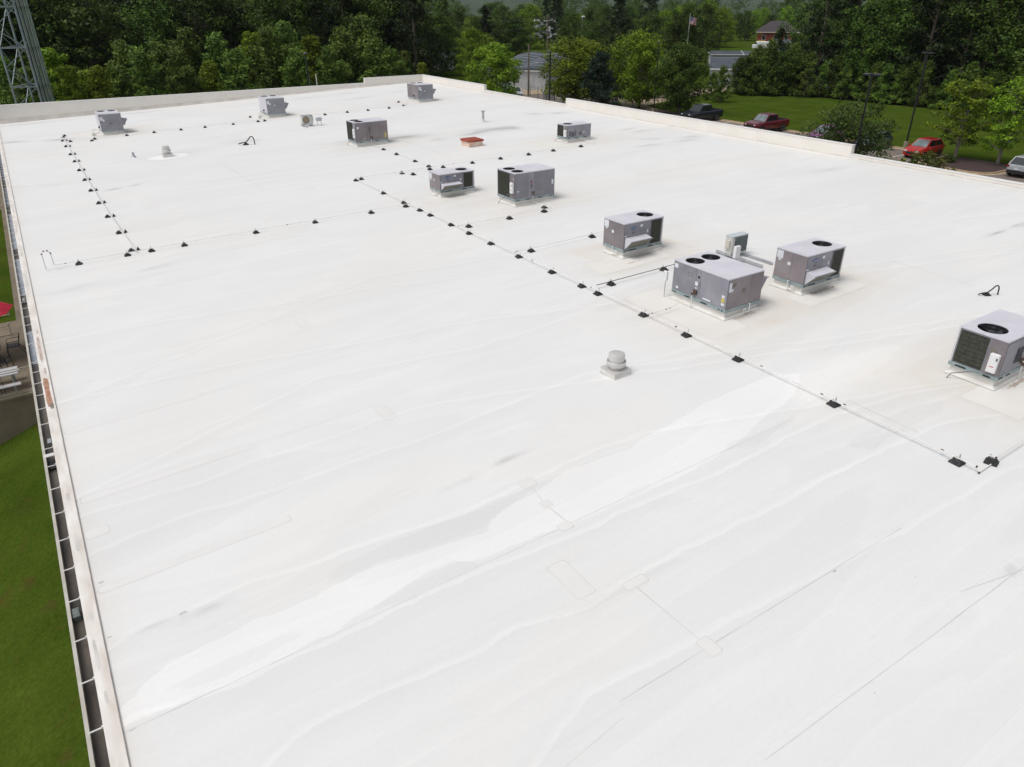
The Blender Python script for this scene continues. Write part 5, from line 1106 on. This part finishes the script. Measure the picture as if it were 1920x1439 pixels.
# woods behind them: individual trees
def wood(px0, px1, D0, D1, n, kinds_, lab, grp, seed, smin=.85, smax=1.25, hmax=None):
    r = random.Random(seed)
    for i in range(n):
        px_ = px0+(px1-px0)*(i+.5+r.uniform(-.35,.35))/n; D = r.uniform(D0,D1); x,y = at(px_,D); pr = r.choice(kinds_); s = r.uniform(smin,smax)
        k = {'pine_tree':'tall dark pine','broadleaf_tree':'leafy broadleaf tree'}[pr['name']]
        plant(pr,x,y,GZ-(.0),s,r.random()*6.28,f'{k} {lab}','tree',f'{k}s {grp}',sz=s*r.uniform(.95,1.15))
wood(-150,800,126,138,22,BRD+PIN[:2],'in the front rank of the woods behind the young thicket','in the front rank of the left woods',11)
wood(-150,790,142,158,20,PIN+BRD,'deeper in the woods behind the young thicket','deeper in the left woods',12,1.0,1.3)
wood(700,900,150,165,5,BRB+BRD,'in the middle of the picture behind the far corner unit','behind the far corner unit',13,.55,.70)
wood(760,980,185,230,12,PIN[:1]+BRB+BRD[:2],'left of the distant road lamps','left of the distant road lamps',14,.62,.75)
wood(900,1360,230,300,26,PIN[:1]+BRD+BRB,'behind the storage sheds and flagpole','behind the storage sheds',15,.62,.92)
wood(1060,1330,170,205,9,PIN[:1]+BRD,'just behind the storage sheds','just behind the storage sheds',16,.62,.85)
wood(1330,1500,300,380,10,BRB+BRD,'around and behind the brick house','around the brick house',17,.55,.80)
x,y = at(1360,121); plant(YNG[2],x,y,GZ,.62,.5,'small tree in the gap right of the dark oak, before the grey shed','tree')
x,y = at(1342,124); plant(YNG[0],x,y,GZ,.5,.5,'low small tree touching the right side of the dark oak','tree')
# right-hand woods along the lawn
def along(pts, n, depth, kinds_, lab, grp, seed, smin=.8, smax=1.2):
    r = random.Random(seed); P = [Vector(p) for p in pts]; L = [(P[i+1]-P[i]).length for i in range(len(P)-1)]; T_ = sum(L)
    for i in range(n):
        s = T_*(i+.5+r.uniform(-.3,.3))/n; k = 0
        while k < len(L)-1 and s > L[k]: s -= L[k]; k += 1
        p = P[k].lerp(P[k+1], s/L[k]); d = (P[k+1]-P[k]).normalized(); nn = Vector((-d.y,d.x)); 
        if nn.dot(p) < 0: nn = -nn
        p = p+nn*(depth+r.uniform(-1.5,1.5)); pr = r.choice(kinds_); sc = r.uniform(smin,smax)
        sc *= .42 if (pr['H'] > 15 and seed == 25) else 1
        k2 = {'pine_tree':'tall dark pine','broadleaf_tree':'leafy broadleaf tree','young_tree':'low understorey tree'}[pr['name']]
        plant(pr,p.x,p.y,GZ,sc,r.random()*6.28,f'{k2} {lab}','tree',f'{k2}s {grp}',sz=sc*r.uniform(.95,1.15))
DKB = proto('young_tree','young',7,6.5,71,'broad',100,.28)
EDGE = [(106,79),(107.5,75),(108.5,70),(109.5,60),(110.5,48),(112,30),(114,12)]
along(EDGE, 15, 5, BRD+BRB+PIN[:1], 'at the edge of the woods beyond the lawn', 'along the right lawn edge', 21, .8, 1.15)
along(EDGE, 34, 1.2, YNG+[DKB], 'in the hedge of growth at the lawn edge', 'along the right lawn edge', 22, .5, .9)
along(EDGE, 15, 14, PIN+BRD, 'deeper in the woods beyond the lawn', 'deeper in the right woods', 23, 1.0, 1.35)
along([(80,90),(86,87.8),(92,87)], 7, 2.0, [DKB,YNG[0]], 'in the tree line between lawn and storage sheds', 'between lawn and storage sheds', 24, .5, .62)
wood_gap = gp(1358,160)
qs = [(gp(p_,178).x,gp(p_,178).y) for p_ in (1385,1420,1460,1500)]
along(qs, 17, 0, [DKB,DKB,YNG[0],YNG[1],BRD[0]], 'screening the storage sheds behind the lawn', 'screening the storage sheds', 25, .66, .98)
along([(109,88),(117,82),(122,78)], 5, 3, PIN[:2]+BRD[:1], 'right of the storage sheds beyond the lawn', 'right of the storage sheds', 26, .42, .6)
along([(84,101),(90,98)], 3, 3, BRD[:2]+[DKB], 'left of the dark oak before the storage sheds', 'left of the dark oak', 27, .45, .55)
wd = []
for i in range(80):
    r2 = random.Random(500+i); D = r2.uniform(330,760); px_ = r2.uniform(680,1600); x,y = at(px_,D); pr = (BRB+BRD+PIN[:1])[i%6]; wd.append((x,y,pr,r2.uniform(1.0,1.35)))
vs = []
for (x,y,pr,s) in wd+[(at(p_,d)[0],at(p_,d)[1],(PIN+BRD)[j%6],1.15) for j,(p_,d) in enumerate([(-200+i*48,165+(i%3)*8) for i in range(22)]+[(1520+i*40,165+(i%2)*10) for i in range(14)])]:
    me0 = pr['crown']; a = np.empty(len(me0.vertices)*3,'f'); me0.vertices.foreach_get('co',a); a = a.reshape(-1,4,3)[::3].reshape(-1,3)*s; a = a+np.array([x,y,GZ-.012*max(0,math.hypot(x,y)-330)]); vs.append(a)
o = bpy.data.objects.new('distant_wood', leafmesh('distant_wood', np.concatenate(vs), LM['broad'])); COL.objects.link(o); o['kind'] = 'stuff'; tag(o, 'far-off green woods closing the view behind all other trees', 'woods')
# hills on the horizon
def hill(D, px0, px1, ytop, amp, seed, m):
    r = random.Random(seed); b = MB(); n = 90; v = []; ph = [r.random()*6 for _ in range(5)]
    for i in range(n+1):
        px_ = px0+(px1-px0)*i/n; yy = ytop+amp*(.5*math.sin(i*.11+ph[0])+.3*math.sin(i*.29+ph[1])+.12*math.sin(i*.83+ph[2])+.06*r.random()); top = dp(px_,yy,D); nb = dp(px_,yy,D*.72); fb = dp(px_,yy,D*1.3)
        v += [(nb.x,nb.y,GZ-30),(dp(px_,yy,D*.86).x,dp(px_,yy,D*.86).y,(top.z+GZ-30)*.5+2),(top.x,top.y,top.z),(fb.x,fb.y,GZ-30)]
    b.add(v, [f for i in range(n) for f in ((4*i,4*i+4,4*i+5,4*i+1),(4*i+1,4*i+5,4*i+6,4*i+2),(4*i+2,4*i+6,4*i+7,4*i+3))]); struct(b.build('hills', m, smooth=True))
hm = mat('wooded_hill', (.014,.030,.010), .95, col2=(.035,.065,.018), scale=.02, detail=10)
hill(2600,300,2000,-10,8,3,hm); hill(1500,400,1900,3,4,8,hm)
# ------------------------------------------------------------------ lamp posts and poles
def lamp_post(x, y, H, label, arm=1, rzr=0):
    t = thing('lamp_post', label, 'lamp post', (x,y,GZ), rzr, 'dark car park lamp posts')
    b = MB(); b.lathe([(.24,0),(.24,.55)], (0,0,0), 12); b.build('base', MT['concrete'], t)
    b = MB(); b.bar((0,0,.55),(0,0,H),.13); b.build('pole', MT['pole'], t)
    for s in ((-1,1) if arm == 2 else (-1,)):
        b = MB(); b.bar((0,0,H-.12),(s*.2,0,H-.06),.06); b.bbox((min(s*.08,s*.58),-.17,H-.10),(max(s*.08,s*.58),.17,H+.02),.03); b.build('lamp_head', mat('lamp_housing', (.03,.03,.04), .3), t)
    return t
lamp_post(77.95,43.35,9.05,'dark lamp post on the lawn kerb beside the red SUV',2,R(90)); lamp_post(74.15,77.5,8.85,'dark lamp post left of the black pickup',1,R(35))
q = dp(1603,292,61.5); lamp_post(q.x,q.y,9.05,'dark lamp post rising through the bushy grey-green tree',2,R(120)); q = dp(1030,190,84); lamp_post(q.x,q.y,9.0,'dark lamp post in front of the storage sheds',1,R(35)); q = dp(580,163,85); lamp_post(q.x,q.y,8.95,'dark lamp post behind the left stretch of far parapet',2,R(60))
t = thing('utility_pole', 'weathered wooden pole without wires beside the white sheds', 'pole', (71.3,103.7,GZ)); b = MB(); b.tube([(0,0,0),(0,0,7.6)], .17, 10, .12); b.build('pole', MT['wood'], t)
b = MB(); b.tube([(.1,0,4.6),(1.1,-.5,4.9)], .03, 6); b.bbox((1.0,-.75,4.82),(1.5,-.4,4.98),.03); b.build('lamp_head', MT['lamp'], t)
for px_, y0 in ((578,140),(592,139)):
    a = dp(px_,y0,92); o = MB().tube([(0,0,0),(0,0,a.z-GZ)], .055, 8).build('white_post', MT['white'], None, loc=(a.x,a.y,GZ)); tag(o, 'thin white post %s of a pair behind the far parapet' % ('left' if px_ < 585 else 'right'), 'post', 'white posts behind the far parapet')
a = dp(1028,28,195); H = a.z-GZ; t = thing('power_pole', 'tall power pole with crossarm and transformer behind the sheds', 'power pole', (a.x,a.y,GZ), R(-20))
b = MB(); b.tube([(0,0,0),(0,0,H)], .20, 8, .13); b.build('pole', MT['wood'], t); b = MB(); b.box((-1.3,-.06,H-.9),(1.3,.06,H-.76)); b.build('crossarm', MT['wood'], t)
b = MB(); b.lathe([(.26,0),(.26,1.0),(.1,1.08)], (.35,-.2,H-3.6), 12); b.build('transformer', mat('pale_transformer', (.45,.47,.5), .5), t)
for zz,l in ((H-4.2,1.6),(H-6.9,1.5)):
    b = MB(); b.tube([(0,0,zz-1.0),(.9,0,zz-.1),(l,0,zz)], .05, 6); b.build('arm', MT['galv'], t); b = MB(); b.bbox((l-.1,-.16,zz-.12),(l+.55,.16,zz+.06),.05); b.build('lamp_head', MT['white'], t)
b = MB()
for s,zz in ((-1.2,H-.7),(1.2,H-.7),(0,H-2.6)):
    for sg in (-1,1):
        P0 = Vector((s,0,zz)); P1 = Vector((s+sg*38,8,zz+.3)); b.tube([P0.lerp(P1,k/10)-Vector((0,0,1.1*math.sin(math.pi*k/10))) for k in range(11)], .022, 4)
b.build('wire', MT['wire'], t)
a = dp(1092,32,205); t = thing('street_lamp', 'pale-headed street lamp among distant trees right of the power pole', 'street lamp', (a.x,a.y,GZ)); b = MB(); b.tube([(0,0,0),(0,0,a.z-GZ)], .1, 8, .06); b.build('pole', MT['galv'], t); b = MB(); b.bbox((-.2,-.2,a.z-GZ-.1),(.75,.2,a.z-GZ+.22),.08); b.build('lamp_head', MT['white'], t)
# flagpole
bp_ = dp(1288,92,168); tp = dp(1292,27,168); t = thing('flagpole', 'white flagpole flying a red, white and blue striped flag', 'flagpole', (bp_.x,bp_.y,GZ), R(-33)); H = tp.z-GZ
b = MB(); b.tube([(0,0,0),(0,0,H)], .11, 10, .06); b.lathe([(.0,-.1),(.11,0),(.0,.1)], (0,0,H+.05), 10, cap=False); b.build('pole', mat('pole_white', (.42,.44,.42), .5), t)
FM = [mat('flag_red',(.35,.02,.03),.8), mat('flag_white',(.55,.55,.55),.8), mat('flag_blue',(.02,.03,.16),.8)]
b = MB(); FW, FH = 1.55, 1.35; n = 13; m_ = 13
def fp(u, v): return (.06+u*FW*(.92-.1*v), .16*math.sin(u*7+v*2)*u, H-.35-v*FH-u*.42-.06*math.sin(u*6))
for i in range(n):
    for j in range(m_):
        b.m = 2 if (i < 6 and j < 7) else (0 if j % 2 == 0 else 1)
        u0,u1,v0,v1 = i/n,(i+1)/n,j/m_,(j+1)/m_; b.quad(fp(u0,v0),fp(u1,v0),fp(u1,v1),fp(u0,v1))
b.m = 1
for i in range(5):
    for j in range(4):
        p0 = fp((i+.7)/13,(j*1.5+.9)/13); b.quad((p0[0]-.03,p0[1]-.012,p0[2]-.03),(p0[0]+.03,p0[1]-.012,p0[2]-.03),(p0[0]+.03,p0[1]-.012,p0[2]+.03),(p0[0]-.03,p0[1]-.012,p0[2]+.03))
b.build('flag', FM, t, fix=False)
# ------------------------------------------------------------------ lattice tower
D = 95; L0 = dp(31,194,D); A0 = dp(78,190,D); H = 34; t = thing('lattice_tower', 'grey steel lattice tower with bundled cables at the left picture edge', 'tower', (L0.x,L0.y,GZ))
vL = Vector((0,0,0)); vA = Vector((A0.x-L0.x,A0.y-L0.y,0)); sd_ = vA.length; pr_ = Vector((-vA.y,vA.x,0)).normalized(); 
if pr_.y < 0: pr_ = -pr_
vB = Vector(dp(101,189,D+2.9))-Vector((L0.x,L0.y,0)); vB.z = 0
legs = [vL, vA, vB, vB-vA+Vector((.4,.6,0))]
for q in legs:
    b = MB(); b.tube([q, q+Vector((0,0,H))], .10, 8); b.build('leg', MT['tower'], t)
b = MB()
LV = [dp(60,y_,D).z-GZ for y_ in (240,163,90,13)]; step = (LV[-1]-LV[1])/2; zs = [LV[1]+step*k for k in range(-2,9)]; zs = [z for z in zs if 0 <= z < H]
for a_,c_ in ((0,1),(1,2),(2,3),(3,0)):
    P0, P1 = legs[a_], legs[c_]
    for k, z in enumerate(zs):
        b.bar(P0+Vector((0,0,z)), P1+Vector((0,0,z)), .13)
        if k+1 < len(zs):
            z2 = zs[k+1]; zm = (z+z2)/2
            if a_ in (0,2): b.bar(P0+Vector((0,0,zm)), P1+Vector((0,0,z)), .075); b.bar(P0+Vector((0,0,zm)), P1+Vector((0,0,z2)), .075); b.bar(P0+Vector((0,0,zm)),(P0.lerp(P1,.55))+Vector((0,0,z)), .05)
            else: b.bar(P0+Vector((0,0,z)), P1+Vector((0,0,z2)), .07); b.bar(P1+Vector((0,0,z)), P0+Vector((0,0,z2)), .07)
b.build('bracing', MT['tower'], t)
cm = [mat('grey_coax',(.20,.24,.25),.5), mat('dark_coax',(.03,.04,.06),.5), mat('pale_coax',(.36,.42,.42),.5), mat('green_coax',(.16,.24,.10),.5)]
for i in range(13):
    p = vA.lerp(vB, (i+.8)/14)+Vector((.02,-.18-.03*(i%3),0)); b = MB(); b.tube([p, p+Vector((.02*(i%2),0,H))], .035+.012*(i%3), 6); b.build('cable', cm[(i*5)%4], t)
# ------------------------------------------------------------------ buildings beyond
def shed(x, y, rzr, L, Wd, h, label, doors=0, rise=.5, wallm='metalwall', roofm='roofgrey', cat='building', group='storage sheds', nm='storage_shed', seams=True):
    t = thing(nm, label, cat, (x,y,GZ), rzr, group); b = MB(); b.box((0,0,0),(L,Wd,h)); b.add([(0,0,h),(0,Wd,h),(0,Wd/2,h+rise)],[(0,1,2)]); b.add([(L,0,h),(L,Wd,h),(L,Wd/2,h+rise)],[(0,2,1)]); w_ = b.build('wall', MT[wallm], t)
    o_ = .25; b = MB(); b.add([(-o_,-o_,h-.02),(L+o_,-o_,h-.02),(L+o_,Wd/2,h+rise+.04),(-o_,Wd/2,h+rise+.04),(-o_,Wd+o_,h-.02),(L+o_,Wd+o_,h-.02),
            (-o_,-o_,h-.16),(L+o_,-o_,h-.16),(-o_,Wd+o_,h-.16),(L+o_,Wd+o_,h-.16),(-o_,Wd/2,h+rise-.1),(L+o_,Wd/2,h+rise-.1)], [(0,1,2,3),(3,2,5,4),(0,6,7,1),(4,5,9,8),(0,3,10,6),(3,4,8,10),(1,7,11,2),(2,11,9,5)]); rf = b.build('roof', MT[roofm], t)
    if seams:
        n = int(L/6)
        for i in range(1,n):
            u = L*i/n; b = MB(); b.bar((u,-o_,h+.02),(u,Wd/2,h+rise+.07),.16,.06); b.bar((u,Wd+o_,h+.02),(u,Wd/2,h+rise+.07),.16,.06); b.build('roof_joint', MT['metalwall'], rf)
    b = MB(); b.box((-o_-.02,-o_-.02,h-.18),(-o_+.02,Wd+o_,h-.02)); b.box((-o_,-o_-.03,h-.18),(L+o_,-o_+.0,h+.0)); b.build('fascia', MT['white'], t)
    for i in range(doors):
        u = L*(i+.5)/doors; b = MB(); b.box((u-1.35,-.05,0.1),(u+1.35,-.005,2.35)); b.build('roller_door', MT['bluedoor'], t)
    b = MB(); n = int(Wd/1.2)
    for i in range(n): b.box((-.02,Wd*(i+.5)/n-.03,.1),(-.003,Wd*(i+.5)/n+.03,h-.1))
    b.build('siding_rib', MT['galv'], w_); return t
F0 = gp(1022,169); F1 = gp(1002,163.5); d = (F1-F0); ang = math.atan2(d.y,d.x)-math.pi/2
t = shed(F0.x,F0.y,R(47),44,5.3,3.1,'right one of the joined white shed ends beyond the wooden pole',rise=.3)
shed(F0.x-5.5*math.sin(R(47)),F0.y+5.5*math.cos(R(47)),R(47),44,5.3,3.1,'left one of the joined white shed ends beyond the wooden pole',rise=.35)
shed(F0.x+12,F0.y-6,R(47),26,7.0,2.9,'grey-roofed shed mostly hidden behind the rounded trees',rise=.3,doors=4)
s0 = gp(1330,162,GZ); shed(s0.x,s0.y,R(-47),32,30,2.9,'wide low grey-roofed storage shed behind the dark oak, nearest row',doors=0,rise=.45)
s1 = gp(1338,99,-1.7); shed(s1.x,s1.y,R(-40),46,8,3.0,'long white storage shed with blue doors, farther row behind the dark oak',doors=12,rise=.4)
s2 = gp(1452,104,GZ); shed(s2.x,s2.y,R(-50),18,8,3.4,'pale shed with blue doors left of the woods, below the brick house',doors=4,rise=.4)
q = gp(776,132); shed(q.x,q.y,R(-30),9,6,2.8,'small grey-roofed shed among trees behind the far corner of the parapet',rise=.7,seams=False)
a = gp(1418,81,GZ); t = thing('brick_house', 'red brick house with dark hipped roof in the distance', 'house', (a.x,a.y,GZ), R(-50)); h = 3.6; L_, W_ = 13.5, 11
b = MB(); b.box((0,0,0),(L_,W_,h)); b.build('wall', MT['brick'], t)
b = MB(); o_ = .6; b.add([(-o_,-o_,h),(L_+o_,-o_,h),(L_+o_,W_+o_,h),(-o_,W_+o_,h),(4.2,W_/2,h+3.4),(L_-4.2,W_/2,h+3.4)],[(0,1,5,4),(1,2,5),(2,3,4,5),(3,0,4),(0,3,2,1)]); b.build('roof', MT['shingle'], t)
b = MB(); b.box((-o_,-o_-.05,h-.25),(L_+o_,-o_,h)); b.build('fascia', MT['cream'], t)
for u in (1.6,5.6,9.2):
    b = MB(); b.box((u,-.05,1.0),(u+1.3,-.005,2.6)); wf = b.build('window', MT['cream'], t); b = MB(); b.box((u+.1,-.07,1.1),(u+1.2,-.052,2.5)); b.build('pane', MT['glass'], wf)
b = MB(); b.box((.3,-.08,.2),(2.9,-.052,.95)); b.box((.3,-.08,2.7),(1.6,-.052,3.0)); b.build('yellow_panel', MT['trimY'], t)
a = gp(1418,93,GZ); t = thing('parked_van', 'white van between the sheds and the brick house', 'van', (a.x,a.y,GZ), R(-40)); b = MB(); b.bbox((0,0,.35),(5,2,2.2),.15); b.bbox((-1.1,.05,.35),(.05,1.95,1.35),.15); b.build('body', MT['white'], t); b = MB(); b.box((-.2,.15,1.36),(.02,1.85,1.95)); b.build('windscreen', MT['glass'], t)
for wx in (-.3,3.8):
    for wy in (.1,1.8): b = MB(); b.tube([(wx,wy,.36),(wx,wy+.16,.36)], .36, 12); b.build('wheel', MT['tyre'], t)
a = dp(1000,42,330); o = shed(a.x-6,a.y,R(-30),16,10,a.z-GZ+.5,'distant white building glimpsed above the trees left of the power pole',rise=.4,roofm='white',seams=False,group=None,nm='white_building')
# yard furniture near the sheds
a = gp(998,163); t = thing('waste_bin', 'black wheeled bin against the white shed wall', 'bin', (a.x,a.y,GZ), R(60)); b = MB(); b.bbox((-.7,-.6,.12),(.7,.6,1.35),.05); b.build('bin_body', MT['blackmetal'], t); b = MB(); b.bbox((-.75,-.65,1.35),(.75,.65,1.45),.03); b.build('lid', MT['cable'], t)
for wx in (-.5,.5): b = MB(); b.tube([(wx,-.66,.12),(wx,-.55,.12)], .12, 10); b.build('wheel', MT['tyre'], t)
a = gp(993,167); o = MB().tube([(0,0,0),(0,0,1.9)], .09, 8).build('bollard', MT['trimY'], None, loc=a); tag(o, 'yellow bollard left of the black bin', 'bollard')
a = gp(1028,187); t = thing('transformer_box', 'pale grey utility cabinet behind wire fence right of the wooden pole', 'utility box', (a.x,a.y,GZ), R(-33)); b = MB(); b.bbox((-.9,-.6,0),(.9,.6,1.3),.05); b.build('cabinet', MT['galv'], t); b = MB(); b.box((-.01,-.61,.1),(.01,-.6,1.2)); b.build('door_gap', MT['dark'], t)
f0, f1 = gp(994,181), gp(1056,196); t = thing('wire_fence', 'rusty wire fence in front of the gravel yard', 'fence', f0); d = f1-f0
for i in range(5):
    b = MB(); p = d*(i/4); b.tube([p, p+Vector((0,0,1.7))], .04, 6); b.build('post', MT['rustpipe'], t)
b = MB()
for z in (.2,.6,1.0,1.4,1.65): b.tube([Vector((0,0,z)), d+Vector((0,0,z))], .012, 4)
b.build('wire', MT['rustpipe'], t)
# dark forest floor at the foot of the left woods
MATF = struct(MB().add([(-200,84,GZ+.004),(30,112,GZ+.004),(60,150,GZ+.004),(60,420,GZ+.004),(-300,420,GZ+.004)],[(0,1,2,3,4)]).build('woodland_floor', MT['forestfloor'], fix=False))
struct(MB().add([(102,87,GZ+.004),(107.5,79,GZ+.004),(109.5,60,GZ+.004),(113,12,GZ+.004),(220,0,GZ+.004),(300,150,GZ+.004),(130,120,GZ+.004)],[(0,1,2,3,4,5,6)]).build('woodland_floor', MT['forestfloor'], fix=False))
# ------------------------------------------------------------------ air
b = MB(); b.box((-3700,-600,-140),(3700,4700,120)); hz = b.build('haze', [], None); hz['kind'] = 'stuff'; tag(hz, 'thin pale haze lying over the whole place', 'haze')
hmt = bpy.data.materials.new('haze'); hmt.use_nodes = True; hn = hmt.node_tree; hn.nodes.remove(hn.nodes['Principled BSDF'])
pv = hn.nodes.new('ShaderNodeVolumePrincipled'); pv.inputs['Density'].default_value = .00006; pv.inputs['Color'].default_value = (.72,.86,1,1); pv.inputs['Anisotropy'].default_value = .2
hn.links.new(pv.outputs[0], hn.nodes['Material Output'].inputs['Volume']); hz.data.materials.append(hmt)
